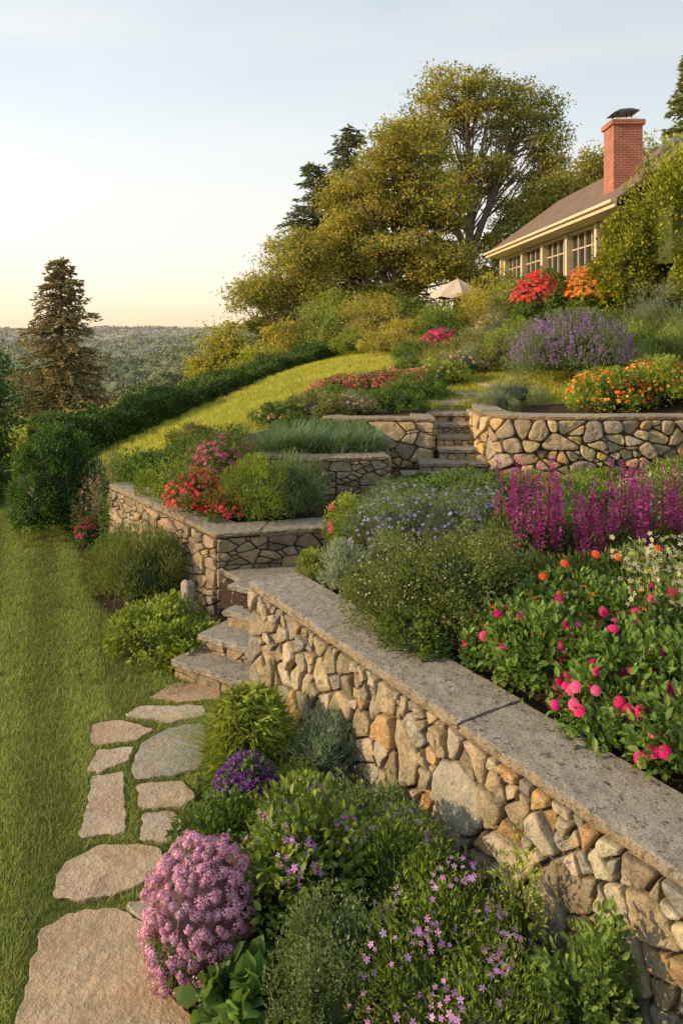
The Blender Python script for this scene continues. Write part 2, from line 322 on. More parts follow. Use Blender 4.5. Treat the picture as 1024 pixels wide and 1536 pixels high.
def stone_face(mb,path,z0,z1,rfun,ax=1.3,gap=.012,depth=.04,pal=PAL,rough=.010,cut=.12,flat=1.0,mode='rubble',seg=.035):
    pa=Path(path) if not isinstance(path,Path) else path
    if mode=='rubble': CL=rubble(pa.L,z1-z0,rfun,ax,gap)
    else:
        CL=cells(pa.L,z1-z0,rfun,ax,gap)
        for P in CL: P[:,0]*=ax
    for P in CL:
        sz=np.ptp(P,axis=0).min()
        if sz<.012: continue
        Q=np.roll(P,-1,0); P=np.stack([P*(1-cut)+Q*cut,P*cut+Q*(1-cut)],1).reshape(-1,2)
        Q=np.roll(P,-1,0); P=np.stack([P*.8+Q*.2,P*.2+Q*.8],1).reshape(-1,2)
        c=P.mean(0); pts=[]
        for i in range(len(P)):
            a,b=P[i],P[(i+1)%len(P)]; n=max(1,int(np.linalg.norm(b-a)/seg))
            for k in range(n): pts.append(a+(b-a)*k/n)
        P=ccw(np.array(pts)); m=len(P); ph=rng.random()*50
        sc1=np.array([mnoise.noise(Vector((p[0]*20+ph,p[1]*20,ph))) for p in P]); P=P-nrm(P-c)*(np.abs(sc1)*min(.014,sz*.10))[:,None]
        dd=depth*rng.uniform(.4,1.4)*min(1,sz/.10+.35); tl=rng.normal(0,.12,2); V=[]
        for sc_,dp in[(1,-.4),(.995,.45),(.965,.80),(.90,.95),(.72,1.02),(.5,1.04),(.25,1.05)]:
            q=c+(P-c)*sc_
            for p in q:
                nz=mnoise.fractal(Vector((p[0]*11+ph,p[1]*11,ph)),1,2,3)*rough*1.5*flat if dp>.6 else 0
                V.append((p[0],p[1],dd*dp+nz+((p-c)@tl if dp>.4 else 0)*.7))
        V.append((c[0],c[1],dd*1.05)); V=np.array(V)
        nn=pa.nor(V[:,0]); W=pa.at(V[:,0])+nn*V[:,2:3]
        W=np.c_[W,z0+V[:,1]]
        i=np.arange(m); k=(i+1)%m; q=np.concatenate([np.stack([i+a*m,k+a*m,k+(a+1)*m,i+(a+1)*m],1) for a in range(6)])
        col=pick(pal); mb.addq(W,q,col); b=mb.n-1-m
        tri=np.stack([i+b,k+b,np.full(m,mb.n-1)],1); mb.L.append(tri.ravel()); mb.S.append(np.full(m,3))
def core(mb,path,z0,z1,th,front=-.004):
    pa=Path(path); o=pa.p+pa.vn*front; i_=pa.p-pa.vn*th; n=len(o)
    V=np.concatenate([np.c_[o,np.full(n,z0)],np.c_[o,np.full(n,z1)],np.c_[i_,np.full(n,z1)],np.c_[i_,np.full(n,z0)]])
    F=[]
    for a in range(n-1):
        for k in range(3): F.append((k*n+a,k*n+a+1,(k+1)*n+a+1,(k+1)*n+a))
    F.append((0,n,2*n,3*n)); F.append((n-1,4*n-1,3*n-1,2*n-1)); mb.add(V,F,(.115,.09,.065))  # brown mortar, painted darker to deepen the shadow between stones
def caps(mb,path,zt,th,over,width,seg,col,inner_over=0,jit=.016):
    pa=Path(path); L=pa.L; s=0
    while s<L-.01:
        e=min(L,s+seg*rng.uniform(.6,1.35))
        if L-e<seg*.4: e=L
        us=np.unique(np.round(np.r_[np.arange(s+.003,e-.003,.035),[l for l in pa.l if s+.01<l<e-.01],e-.003],4)); n=len(us)
        A=pa.at(us); Nn=pa.nor(us); ph=rng.random()*40; z_=zt+rng.uniform(-.006,.006); t2=th*rng.uniform(.85,1.15); ov=over+rng.uniform(-.006,.006)
        inn=-(width-over); rows=10
        prof=[(inn,-t2),(inn,-.015)]+[(inn+.012+(ov-.018-inn-.012)*k/rows,0) for k in range(rows+1)]+[(ov-.004,-.008),(ov,-.018),(ov-.006,-t2*.42),(ov+.003,-t2*.55),(ov-.004,-t2*.8),(ov-.014,-t2),(ov-.07,-t2)]
        V=[]
        for kk,(o,dz) in enumerate(prof):
            nz=np.array([mnoise.noise(Vector((u*11+ph,o*13+kk*.37,dz*50))) for u in us]); nh=np.array([mnoise.noise(Vector((u*38+ph,o*30+kk,2))) for u in us])
            top=2<=kk<=2+rows; edge=kk>=2+rows
            oo=o+((nz*jit+nh*jit*.8) if edge or kk<2 else 0); zz=z_+dz+(nz*.005+nh*.0025 if top else nz*.003)
            if kk==2+rows: oo=oo-np.abs(nh)*jit*1.3
            if kk in(2+rows,3+rows): zz=zz-np.maximum(0,nz-.15)*.03
            V.append(np.c_[A+Nn*np.reshape(oo*np.ones(n),(-1,1)),zz*np.ones(n)])
        m=len(prof); V=np.concatenate(V); j=np.arange(n-1)
        Q=np.concatenate([np.stack([k*n+j,k*n+j+1,(k+1)*n+j+1,(k+1)*n+j],1) for k in range(m-1)])
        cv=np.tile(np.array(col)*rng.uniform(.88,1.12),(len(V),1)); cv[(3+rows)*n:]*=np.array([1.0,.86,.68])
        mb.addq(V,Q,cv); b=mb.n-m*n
        mb.L.append(b+np.arange(m)*n); mb.S.append([m]); mb.L.append((b+np.arange(m)*n+n-1)[::-1]); mb.S.append([m])
        s=e
def wall(name,paths,z0,z1,th,rfun,ax,gap,depth,pal,capth,over,capw,seg,capcol,endf=None,rough=.01,**k):
    e=empty(name); st=MB(); co=MB(); cp=MB()
    for p in paths: stone_face(st,p,z0,z1-capth,rfun,ax,gap,depth,pal,rough,**k)
    pp=[q for i,p in enumerate(paths) for q in (p if i==0 else p[1:])]
    core(co,pp,z0-.3,z1-capth-.002,th); caps(cp,pp,z1,capth,over,capw,seg,capcol)
    if endf:
        for p in endf: stone_face(st,p,z0,z1-capth,rfun,ax,gap,depth*.7,pal,rough,**k)
    st.obj('stonework',M_stone,e,False); co.obj('mortar_core',M_mortar,e); cp.obj('capstones',M_cap,e)
    return e
W1=[(-.756,6.3),(2.75,.67)]
wall('stone_retaining_wall',[W1],-.05,.98,.40,lambda v:.054+.068*max(0,1-v/.9),1.05,.009,.048,PAL,.066,.045,.49,2.0,(.51,.46,.38),endf=[[(-.40,6.56),(-.756,6.3)]],rough=.014)
wall('stone_retaining_wall',[[(-3.25,10.34),(-1.32,7.77)],[(-1.32,7.77),(-.1,8.1)]],-.05,.98,.36,lambda v:.045,1.9,.009,.038,PALL,.06,.035,.42,1.2,(.48,.43,.35))
wall('stone_retaining_wall',[[(-1.2,9.8),(-.38,9.42)],[(-.38,9.42),(.62,9.6)]],.88,1.5,.3,lambda v:.045,1.9,.009,.034,PALL,.055,.03,.36,.7,(.44,.38,.29),endf=[[(.62,9.6),(.66,10.6)]])
wall('stone_retaining_wall',[[(-.3,12.35),(-.1,12.05)],[(-.1,12.05),(1.5,11.95)],[(1.5,11.95),(1.55,13.2)]],.88,1.72,.32,lambda v:.068,1.6,.011,.045,PALY,.06,.03,.38,.8,(.44,.38,.29))
t=np.linspace(0,1,22); cps=np.array([(2.28,12.7),(2.2,12.0),(2.28,11.35),(2.62,11.03),(3.3,10.92),(4.3,10.9),(5.6,11.0),(7.2,11.25),(9.0,11.7)])
ct=np.linspace(0,1,len(cps)); W5=np.c_[np.interp(t,ct,cps[:,0]),np.interp(t,ct,cps[:,1])]
for _ in range(2): W5[1:-1]=(W5[:-2]+2*W5[1:-1]+W5[2:])/4
wall('stone_retaining_wall',[[tuple(p) for p in W5]],.85,1.87,.34,lambda v:.100,1.25,.012,.08,PALY,.06,.03,.42,.9,(.48,.41,.31),cut=.2)
# stairs (lower)
st=empty('stone_steps'); a=MB(); b=MB(); cdir=np.array([.53,.85]); ed=np.array([.85,-.53])
for i in range(4):
    L=np.array([-1.54,6.60])+cdir*.27*i+ed*(.08*i if i<3 else .0)+(np.array([-.02,.02]) if i==3 else 0); zt=[.17,.32,.47,.60][i]; w=1.06-(.1*i if i<3 else .0)
    q=[L,L+ed*w,L+ed*w+cdir*.46,L+cdir*.46]; slab(a,q,zt,.06,.012,.009,.035,np.array([.46,.42,.35])*rng.uniform(.9,1.1))
    q=[L+cdir*.04+ed*.02,L+ed*w+cdir*.04,L+ed*w+cdir*.5,L+cdir*.5+ed*.02]
    core(b,[q[3],q[0],q[1]],zt-.62,zt-.062,.2,0); stone_face(b,[q[0],q[1]],zt-.2,zt-.062,lambda v:.035,2.2,.006,.015,PALL); stone_face(b,[q[3],q[0]],max(0,zt-.6),zt-.062,lambda v:.035,2.2,.006,.015,PALL)
slab(a,[(-1.24,7.74),(-1.0,7.42),(-.2,6.92),(-.12,7.4),(-.14,8.04)],.594,.06,.012,.009,.05,(.42,.38,.32))
stone_face(b,[(-1.24,7.74),(-1.02,7.42)],0,.53,lambda v:.04,1.8,.008,.02,PALL); core(b,[(-1.22,7.74),(-1.0,7.42)],-.1,.53,.2)
a.obj('treads',M_cap,st); b.obj('risers',M_stone,st)
a=MB(); slab(a,[(-1.68,7.58),(-1.58,7.50),(-1.52,7.58),(-1.60,7.66)],.55,.6,.035,.014,.03,(.46,.41,.34),2); a.obj('standing_stone',M_stone)
# upper stairs
st=empty('stone_steps'); a=MB(); b=MB()
for i in range(5):
    y0=11.3+.36*i; zt=1.10+.155*i; x0=1.2 if i<1 else 1.56
    q=[(x0,y0),(2.25,y0),(2.25,y0+.45),(x0,y0+.45)]; slab(a,q,zt,.06,.012,.012,.05,np.array([.46,.39,.30])*rng.uniform(.85,1.1))
    stone_face(b,[(x0,y0+.05),(2.25,y0+.05)],zt-.18,zt-.062,lambda v:.05,1.8,.01,.02,PALY); core(b,[(x0,y0+.05),(2.25,y0+.05)],zt-.4,zt-.062,.35)
q=[(.9,10.95),(2.1,10.85),(2.15,11.3),(.9,11.33)]; slab(a,q,.99,.08,.012,.01,.06,(.44,.38,.30))
a.obj('treads',M_cap,st); b.obj('risers',M_stone,st)
a=MB()
for cx,cy,r in[(2.0,13.5,.4),(2.6,14.1,.42),(3.2,14.9,.4),(2.0,14.3,.3)]:
    P=[(cx+r*1.2*math.cos(t_)*rng.uniform(.85,1.1),cy+r*math.sin(t_)*rng.uniform(.85,1.1)) for t_ in np.linspace(0,2*PI,7)[:-1]]; slab(a,P,g1(cx,cy)+.05,.08,.01,.008,.08,(.42,.37,.31),1)
a.obj('upper_garden_path',M_flag)
# ------------------------------------------------------------------ flagstone path
FS=[[(-1.56,3.79),(-1.46,3.91),(-1.21,3.94),(-1.04,3.85),(-.96,3.67),(-.82,3.44),(-.56,3.22),(-.44,2.84),(-.5,2.3),(-1.25,2.3),(-1.33,2.84),(-1.45,3.29)],
[(-1.58,4.02),(-1.62,4.26),(-1.455,4.43),(-1.08,4.40),(-1.0,4.21),(-1.14,4.07),(-1.415,3.97)],
[(-1.165,3.96),(-.965,4.05),(-.895,3.94),(-1.0,3.81)],
[(-1.73,5.09),(-1.53,5.16),(-1.33,4.54),(-1.60,4.47)],
[(-1.28,4.71),(-1.07,4.73),(-.98,4.58),(-1.04,4.44),(-1.22,4.46)],
[(-1.40,5.0),(-1.09,5.06),(-.96,4.87),(-1.04,4.78),(-1.31,4.76)],
[(-1.50,5.25),(-1.49,5.52),(-1.36,5.72),(-1.11,5.81),(-1.01,5.59),(-.99,5.19),(-1.17,5.11),(-1.42,5.06)],
[(-1.79,5.19),(-1.80,5.42),(-1.55,5.47),(-1.54,5.29),(-1.69,5.14)],
[(-1.90,5.54),(-1.96,5.79),(-1.76,5.85),(-1.45,5.71),(-1.54,5.56),(-1.82,5.49)],
[(-1.77,5.92),(-1.65,6.06),(-1.15,6.08),(-1.08,5.92),(-1.36,5.80)],
[(-1.64,6.20),(-1.48,6.46),(-1.08,6.46),(-1.01,6.2),(-1.34,6.13)]]
fcol=[(.58,.43,.28),(.60,.45,.30),(.46,.39,.30),(.58,.47,.35),(.54,.45,.35),(.60,.47,.34),(.38,.37,.31),(.60,.48,.36),(.60,.45,.31),(.58,.48,.36),(.54,.36,.24)]
def shrink(P,k=.965): P=np.array(P); c=P.mean(0); return c+(P-c)*k
a=MB()
for i,(P,c) in enumerate(zip(FS,fcol)): slab(a,shrink(P,.99),.024+rng.uniform(-.003,.003),.05,.005,.012,.022,c,1,cut=.07)
a.obj('flagstone_path',M_flag)
# ------------------------------------------------------------------ grass
def tuft(n,r,h,cols,w=.06,bend=.35,spread=.5):
    m=MB(); P=np.c_[rng.uniform(-r,r,(n,2)),np.zeros(n)]; D=np.c_[rng.normal(0,spread,(n,2)),np.ones(n)]; N=rng.normal(0,1,(n,3)); S=h*rng.uniform(.6,1.15,n)
    cc=np.array(cols)[rng.integers(0,len(cols),n)]*rng.uniform(.75,1.25,(n,1)); m.scatter(bladeT(w,bend),P,D,N,S,cc); return m
def instancer(name,P,size,child,tilt=.0,nor=None):
    n=len(P); a_=rng.random(n)*2*PI; s=np.broadcast_to(size,(n,))*.5
    cx=np.c_[np.cos(a_),np.sin(a_),np.zeros(n)]*s[:,None]; cy=np.c_[-np.sin(a_),np.cos(a_),np.zeros(n)]*s[:,None]
    V=np.stack([P-cx-cy,P+cx-cy,P+cx+cy,P-cx+cy],1).reshape(-1,3); m=MB(); m.addq(V,np.arange(4*n).reshape(-1,4),(1,1,1))
    o=m.obj(name,M_grass); o.instance_type='FACES'; o.use_instance_faces_scale=True; o.show_instancer_for_render=False; o.show_instancer_for_viewport=False
    child.parent=o; return o
LG=[(.25,.32,.075),(.29,.35,.085),(.21,.28,.06),(.34,.37,.10),(.40,.38,.15)]
def lawnpts(x0,x1,y0,y1,step,cond):
    X,Y=np.meshgrid(np.arange(x0,x1,step),np.arange(y0,y1,step)); X=(X+rng.uniform(-.5,.5,X.shape)*step).ravel(); Y=(Y+rng.uniform(-.5,.5,Y.shape)*step).ravel()
    k=cond(X,Y); X,Y=X[k],Y[k]; return np.c_[X,Y,gz(X,Y)]
mulz=lambda x,y: inpoly(x,y,MU1)|inpoly(x,y,MU2)|inpoly(x,y,PA)
P=lawnpts(-3.2,-.4,2.2,6.4,.0105,lambda x,y:~mulz(x,y)&(x>-.56*y-.15))
st_=np.zeros(len(P),bool)
for F in FS: st_|=inpoly(P[:,0],P[:,1],shrink(F,.98))
near=np.zeros(len(P),bool)
for F in FS: near|=inpoly(P[:,0],P[:,1],shrink(F,1.10))
P=P[~st_]; near=near[~st_]; n=len(P); m=MB(); hgt=np.where(near,.033,.048)*rng.uniform(.6,1.25,n)
tall=(rng.random(n)<.02)&~near; hgt=np.where(tall,hgt*1.6,hgt)
m.scatter(bladeT(.09,.35),P,np.c_[rng.normal(0,.45,(n,2)),np.ones(n)],rng.normal(0,1,(n,3)),hgt,np.array(LG)[rng.integers(0,5,n)]*rng.uniform(.75,1.25,(n,1))*np.where(near,.9,1)[:,None]); m.obj('lawn_grass',M_lawn)
P=lawnpts(-9,-1.2,6.4,14.5,.10,lambda x,y:~mulz(x,y)&(x>-.60*y-.5))
ch=tuft(60,.075,.05,LG,.11).obj('grass_tuft',M_lawn); instancer('lawn_grass',P,rng.uniform(.8,1.3,len(P)),ch)
P=lawnpts(-7,12,13.2,31,.24,lambda x,y:(x>-.42*y+.2)&(inpoly(x,y,PD)|(x<-2.9)))
ch=tuft(80,.19,.10,[(.46,.46,.07),(.52,.48,.08),(.38,.42,.06),(.58,.50,.10)],.10).obj('grass_tuft',M_grass); instancer('meadow_grass',P,rng.uniform(.7,1.3,len(P)),ch)  # slope lawn: golden sunlight put into the brighter, yellower blade colours
def chips(name,poly,n,zoff=.0):
    P=np.array(poly); x=rng.uniform(P[:,0].min(),min(P[:,0].max(),4),n); y=rng.uniform(max(P[:,1].min(),2.2),min(P[:,1].max(),12),n); k=inpoly(x,y,poly); x,y=x[k],y[k]
    m=MB(); q=np.c_[x,y,gz(x,y)+.005+rng.random(len(x))*.02]; D=rng.normal(0,1,(len(x),3))*[1,1,.3]; N=rng.normal(0,.5,(len(x),3))+[0,0,1]
    m.scatter(leafT(.45,.05,.02),q,D,N,rng.uniform(.012,.045,len(x)),np.array([.12,.078,.05])*rng.uniform(.4,1.7,(len(x),1))); m.obj(name,M_fol)
chips('mulch',MU1,24000); chips('mulch',MU2,14000); chips('mulch',PA,24000)
# ------------------------------------------------------------------ plants
def sc3(L,k): return [tuple(min(1,c*k) for c in q) for q in L]
G=dict(mid=[(.088,.135,.026),(.11,.16,.033),(.068,.11,.023)],dark=[(.045,.08,.022),(.06,.10,.025),(.04,.07,.02)],bright=[(.17,.21,.03),(.20,.24,.04),(.13,.175,.026)],
 grey=[(.165,.19,.11),(.195,.22,.135),(.125,.155,.082)],blue=[(.14,.19,.14),(.17,.22,.165),(.11,.15,.10)],gold=[(.27,.23,.04),(.20,.20,.04),(.31,.25,.05)],olive=[(.145,.15,.046),(.175,.17,.052),(.105,.115,.038)])
for k_ in G: G[k_]=sc3(G[k_],1.6 if k_!='dark' else 1.35)
def cc(cols,n,v=.2): return np.array(cols)[rng.integers(0,len(cols),n)]*rng.uniform(1-v,1+v,(n,1))
def sph(n,up=-.25):
    z=rng.uniform(up,1,n); a_=rng.random(n)*2*PI; r=np.sqrt(np.maximum(0,1-z*z)); return np.c_[r*np.cos(a_),r*np.sin(a_),z]
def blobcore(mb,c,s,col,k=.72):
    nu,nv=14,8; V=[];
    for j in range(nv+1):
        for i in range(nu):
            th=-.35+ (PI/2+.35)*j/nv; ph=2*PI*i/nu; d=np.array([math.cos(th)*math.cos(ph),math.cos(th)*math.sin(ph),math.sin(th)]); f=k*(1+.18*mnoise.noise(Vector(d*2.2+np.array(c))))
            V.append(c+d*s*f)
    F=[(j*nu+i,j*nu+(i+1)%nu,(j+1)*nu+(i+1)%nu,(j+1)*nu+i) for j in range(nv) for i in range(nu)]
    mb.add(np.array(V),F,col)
def bushlv(mb,x,y,z,rx,h,n,tm=LEAF,size=.035,cols=G['mid'],ncl=40,sig=.16,ry=None,coredark=True,updir=.5,low=.25,shell=.12,narr=None,wild=.0,ck=.66):
    ry=ry or rx; s=np.array([rx,ry,h*.62]); c=np.array([x,y,z+h*.38])
    cl=sph(ncl,-.35)*rng.uniform(.72-wild*.3,1.0+wild,(ncl,1)); cb=rng.uniform(.72,1.25,ncl)
    k=rng.integers(0,ncl,n); q=cl[k]+rng.normal(0,sig,(n,3)); r=np.linalg.norm(q,axis=1,keepdims=True); q=np.where(r>1.1+wild,q/r*(1.1+wild),q)
    P=c+q*s; P[:,2]=np.maximum(P[:,2],z+.01)
    D=nrm(q)*.9+rng.normal(0,.55,(n,3))+[0,0,updir]; Nn=rng.normal(0,.6,(n,3))+[0,0,1]+nrm(q)*.4
    mb.scatter(tm,P,D,Nn,size*rng.uniform(.6,1.3,n),cc(cols,n)*cb[k][:,None])
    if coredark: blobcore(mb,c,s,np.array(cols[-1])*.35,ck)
    return c,s
def flowers_on(mb,c,s,n,tm,size,cols,up=.1,scale=1.05,clump=None,stalk=None,face=-.25):
    if clump:
        cl=sph(clump,up); d=nrm(cl[rng.integers(0,clump,n)]+rng.normal(0,.13,(n,3)))
    else: d=sph(n,up)
    P=c+d*s*scale*rng.uniform(.94,1.1,(n,1)); Nn=d+[0,face,.5]+rng.normal(0,.3,(n,3)); D=np.cross(Nn,rng.normal(0,1,(n,3)))
    mb.scatter(tm,P,D,Nn,size*rng.uniform(.75,1.2,n),cc(cols,n,.15))
    if stalk is not None:
        ps=c+(P-c)*.6; sc_=np.linalg.norm(P-ps,axis=1); mb.scatter(bladeT(.03,.0),ps,P-ps,rng.normal(0,1,(n,3)),sc_,np.array(stalk))
def bush(name,x,y,rx,h,n,z=None,fl=None,**k):
    if z is None: z=g1(x,y)
    m=MB(); c,s=bushlv(m,x,y,z-.02,rx,h,n,**k)
    if fl:
        for f in (fl if isinstance(fl,list) else [fl]): flowers_on(m,c,s,**f)
    return m.obj(name,M_fol)
def tuftin(m,x,y,z,r,h,n,cols,tm,spread):
    P=np.c_[rng.normal(x,r*.35,n),rng.normal(y,r*.35,n),np.full(n,z)]; D=np.c_[(P[:,0]-x)/r*spread*1.3+rng.normal(0,spread*.6,n),(P[:,1]-y)/r*spread*1.3+rng.normal(0,spread*.6,n),np.ones(n)]
    D=nrm(D); Nn=np.c_[D[:,:2]*-1,np.full(n,.5)]
    m.scatter(tm,P,D,Nn+rng.normal(0,.2,(n,3)),h*rng.uniform(.6,1.15,n),cc(cols,n))
def tuftplant(name,x,y,r,h,n,cols,z=None,tm=BLADEW,spread=.55,many=1,heads=None):
    m=MB()
    if z is None: z=g1(x,y)
    tuftin(m,x,y,z,r,h,n,cols,tm,spread); return m.obj(name,M_fol)
def spike(mb,P,h,r,cols,n=70):
    t_=rng.random(n); a_=rng.random(n)*2*PI; rr=r*(1-t_*.75)*rng.uniform(.4,1,n); lean=rng.normal(0,.07,2)
    q=np.c_[P[0]+rr*np.cos(a_)+lean[0]*t_*h,P[1]+rr*np.sin(a_)+lean[1]*t_*h,P[2]+t_*h]; D=np.c_[np.cos(a_),np.sin(a_),np.full(n,.5)]
    mb.scatter(PETAL,q,D,rng.normal(0,.4,(n,3))+[0,0,1],r*.8*rng.uniform(.7,1.3,n)*(1-.5*t_),cc(cols,n,.25))
    mb.scatter(bladeT(.02,0),np.array([[P[0],P[1],P[2]-h*.7]]),np.array([[lean[0]*.5,lean[1]*.5,1]]),np.array([[0,1,0.]]),h*1.6,np.array([.06,.09,.03]))
MAG=[(.70,.02,.20),(.78,.04,.25),(.60,.012,.15)]; VIO=[(.52,.2,.64),(.64,.28,.74),(.42,.15,.56)]; PUR=[(.09,.015,.19),(.14,.03,.27),(.18,.04,.3)]
# --- lower bed
YGR=[(.34,.40,.07),(.28,.35,.06),(.40,.43,.10)]
m=MB(); bushlv(m,-.64,5.12,0,.22,.48,7000,tm=leafT(.07,.03,.6),size=.08,cols=YGR,updir=.2,ncl=26,sig=.26,wild=.22,ck=.5)
for dx,dy in[(0,0),(.08,.03),(-.06,.02)]: tuftin(m,-.64+dx,5.10+dy,.02,.17,.50,300,YGR,bladeT(.018,.75),.34)
m.obj('ornamental_grass',M_fol)
bush('petunia_plant',-.60,4.62,.2,.42,2200,cols=G['mid'],size=.04,tm=OVAL,fl=[dict(n=500,tm=FL5,size=.026,cols=PUR,up=.0)])
def dome(name,x,y,r,h,cols,z=None):
    m=MB(); z=g1(x,y) if z is None else z; c=np.array([x,y,z+h*.42]); s=np.array([r,r,h*.58])
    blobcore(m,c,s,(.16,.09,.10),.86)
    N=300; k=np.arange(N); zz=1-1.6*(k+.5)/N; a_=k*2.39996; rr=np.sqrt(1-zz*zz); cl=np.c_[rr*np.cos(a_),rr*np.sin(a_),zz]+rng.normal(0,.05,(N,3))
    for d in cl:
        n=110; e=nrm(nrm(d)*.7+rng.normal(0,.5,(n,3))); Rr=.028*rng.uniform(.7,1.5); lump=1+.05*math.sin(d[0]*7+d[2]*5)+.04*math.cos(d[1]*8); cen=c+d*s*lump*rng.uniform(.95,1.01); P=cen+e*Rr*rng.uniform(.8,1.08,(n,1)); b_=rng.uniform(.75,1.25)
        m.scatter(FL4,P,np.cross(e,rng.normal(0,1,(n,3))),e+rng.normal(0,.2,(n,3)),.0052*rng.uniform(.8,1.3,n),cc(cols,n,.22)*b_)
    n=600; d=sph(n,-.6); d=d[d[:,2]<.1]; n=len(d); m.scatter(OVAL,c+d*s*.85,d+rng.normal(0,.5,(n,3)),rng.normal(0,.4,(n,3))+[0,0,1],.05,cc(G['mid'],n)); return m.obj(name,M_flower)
dome('sedum_flower_cluster',-.70,3.58,.25,.60,[(.56,.24,.40),(.64,.34,.50),(.48,.18,.32),(.72,.46,.60)])
bush('phlox_plant',-.19,3.78,.29,.70,3000,cols=G['bright']+G['mid'],size=.052,tm=OVAL,sig=.2,wild=.12,fl=[dict(n=120,tm=FL5P,size=.018,cols=VIO,up=.3,scale=1.1,clump=16,stalk=(.07,.11,.03))])
bush('hosta_plant',-.46,3.32,.17,.24,190,cols=[(.16,.26,.06),(.13,.22,.05)],size=.11,tm=ovalT(.75),updir=.1)
bush('thyme_bush',-.02,3.25,.25,.54,12000,cols=G['grey']+G['mid'],size=.019,tm=LEAF,updir=1.2,ncl=50,sig=.14,wild=.2)
bush('leafy_groundcover',-.70,4.22,.24,.38,2200,cols=G['mid'],size=.045,tm=LEAF,updir=.3,wild=.1)
bush('leafy_groundcover',-.50,4.3,.27,.34,2000,cols=G['bright'],size=.04,tm=LEAF,wild=.1)
bush('leafy_groundcover',-.46,3.85,.2,.32,1500,cols=G['mid'],size=.05,tm=OVAL)
bush('leafy_groundcover',-.78,4.95,.14,.22,1000,cols=G['mid'],size=.04,tm=LEAF)
bush('leafy_groundcover',-.3,4.7,.22,.3,1600,cols=G['bright'],size=.04,tm=LEAF)
bush('leafy_groundcover',-.85,5.75,.13,.18,800,cols=G['bright'],size=.04,tm=LEAF)
bush('lavender_bush',-.12,4.95,.22,.5,4500,cols=G['blue'],size=.045,tm=NARROW,updir=1.2,wild=.1)
bush('catmint_bush',.12,4.30,.28,.46,4500,cols=G['mid']+G['grey'],size=.03,tm=LEAF,updir=.8,wild=.15)
for (x,y,r,h,n) in[(.28,3.75,.28,.56,5200),(.52,3.45,.28,.54,5200),(.33,3.2,.26,.50,4600),(.72,3.22,.18,.44,2600),(.60,2.95,.26,.5,4200),(.38,4.05,.20,.38,2600)]:
    bush('verbena_plant',x,y,r,h,n,cols=G['bright']+G['mid'],size=.032,tm=leafT(.28,.05,.2),updir=.9,sig=.22,wild=.2,fl=[dict(n=110,tm=FL5P,size=.0155,cols=[(.60,.25,.72),(.72,.36,.78)],up=.1,scale=1.18,clump=20,stalk=(.09,.13,.03))])
bush('leafy_shrub',1.02,3.0,.17,.66,1900,cols=G['mid'],size=.042,tm=OVAL,sig=.2,wild=.25)
bush('leafy_shrub',.80,3.36,.09,.70,600,cols=G['bright'],size=.034,tm=LEAF,sig=.26,wild=.25)
bush('leafy_shrub',.95,2.75,.2,.34,1600,cols=G['mid'],size=.045,tm=OVAL,fl=[dict(n=40,tm=FL5P,size=.02,cols=VIO,up=.2,scale=1.1)])
# --- bed by the lawn
bush('spreading_shrub',-1.75,7.25,.42,.42,4200,cols=G['bright'],size=.05,tm=LEAFW,wild=.2)
bush('spreading_shrub',-1.45,7.0,.26,.3,1800,cols=G['bright'],size=.05,tm=LEAFW,wild=.2)
bush('rosemary_bush',-2.25,8.35,.47,.82,9000,cols=G['olive']+G['mid'],size=.055,tm=NARROW,updir=1.6,ncl=60,wild=.2)
bush('rosemary_bush',-2.75,8.9,.32,.5,4500,cols=G['olive']+G['mid'],size=.05,tm=NARROW,updir=1.4,wild=.2)
bush('boxwood_shrub',-2.95,9.7,.36,.4,3500,cols=G['mid'],size=.045,wild=.1)
bush('wild_shrub',-3.4,10.8,.42,1.05,7000,cols=G['grey']+G['olive'],size=.055,tm=NARROW,updir=.9,sig=.2,wild=.2,fl=[dict(n=80,tm=FL5,size=.022,cols=[(.5,.15,.22),(.5,.25,.28)],up=.3,clump=12)])
bush('wild_shrub',-2.95,10.6,.4,1.1,5000,cols=G['mid'],size=.055,tm=LEAF,sig=.2,wild=.2)
bush('magenta_flower_plant',-3.68,10.65,.16,.42,700,cols=G['mid'],size=.05,fl=[dict(n=90,tm=FL5,size=.035,cols=MAG,up=.1)])
bush('leafy_groundcover',-3.5,11.9,.3,.35,2500,cols=G['bright'],size=.05)
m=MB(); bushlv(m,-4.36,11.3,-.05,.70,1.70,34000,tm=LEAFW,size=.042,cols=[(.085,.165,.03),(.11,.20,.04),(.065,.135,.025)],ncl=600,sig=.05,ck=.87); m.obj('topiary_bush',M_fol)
# --- bed 2
RED=[(.78,.03,.05),(.82,.06,.12),(.68,.02,.06),(.85,.1,.08)]
bush('red_geranium',-1.72,8.75,.36,.54,3800,cols=G['mid'],size=.045,wild=.2,fl=[dict(n=480,tm=FL5,size=.026,cols=RED,up=-.1)])
bush('red_geranium',-1.3,8.5,.27,.40,2400,cols=G['mid'],size=.045,wild=.2,fl=[dict(n=300,tm=FL5,size=.026,cols=RED,up=-.1)])
bush('magenta_flower_plant',-1.5,9.5,.42,.85,4500,cols=G['mid'],size=.05,wild=.2,fl=[dict(n=480,tm=FL5,size=.03,cols=[(.5,.05,.22),(.6,.08,.32)],up=.0)])
bush('feathery_shrub',-.98,8.5,.36,.66,9000,cols=G['bright'],size=.05,tm=NARROW,updir=1.2,ncl=60,wild=.18)
bush('rosemary_bush',-.62,8.75,.38,.70,8000,cols=G['grey']+G['mid'],size=.05,tm=NARROW,updir=1.6,wild=.18)
bush('boxwood_shrub',-2.2,9.7,.4,.5,3500,cols=G['bright'],size=.045,wild=.15)
bush('boxwood_shrub',-2.55,10.6,.45,.5,3500,cols=G['mid'],size=.05,wild=.15)
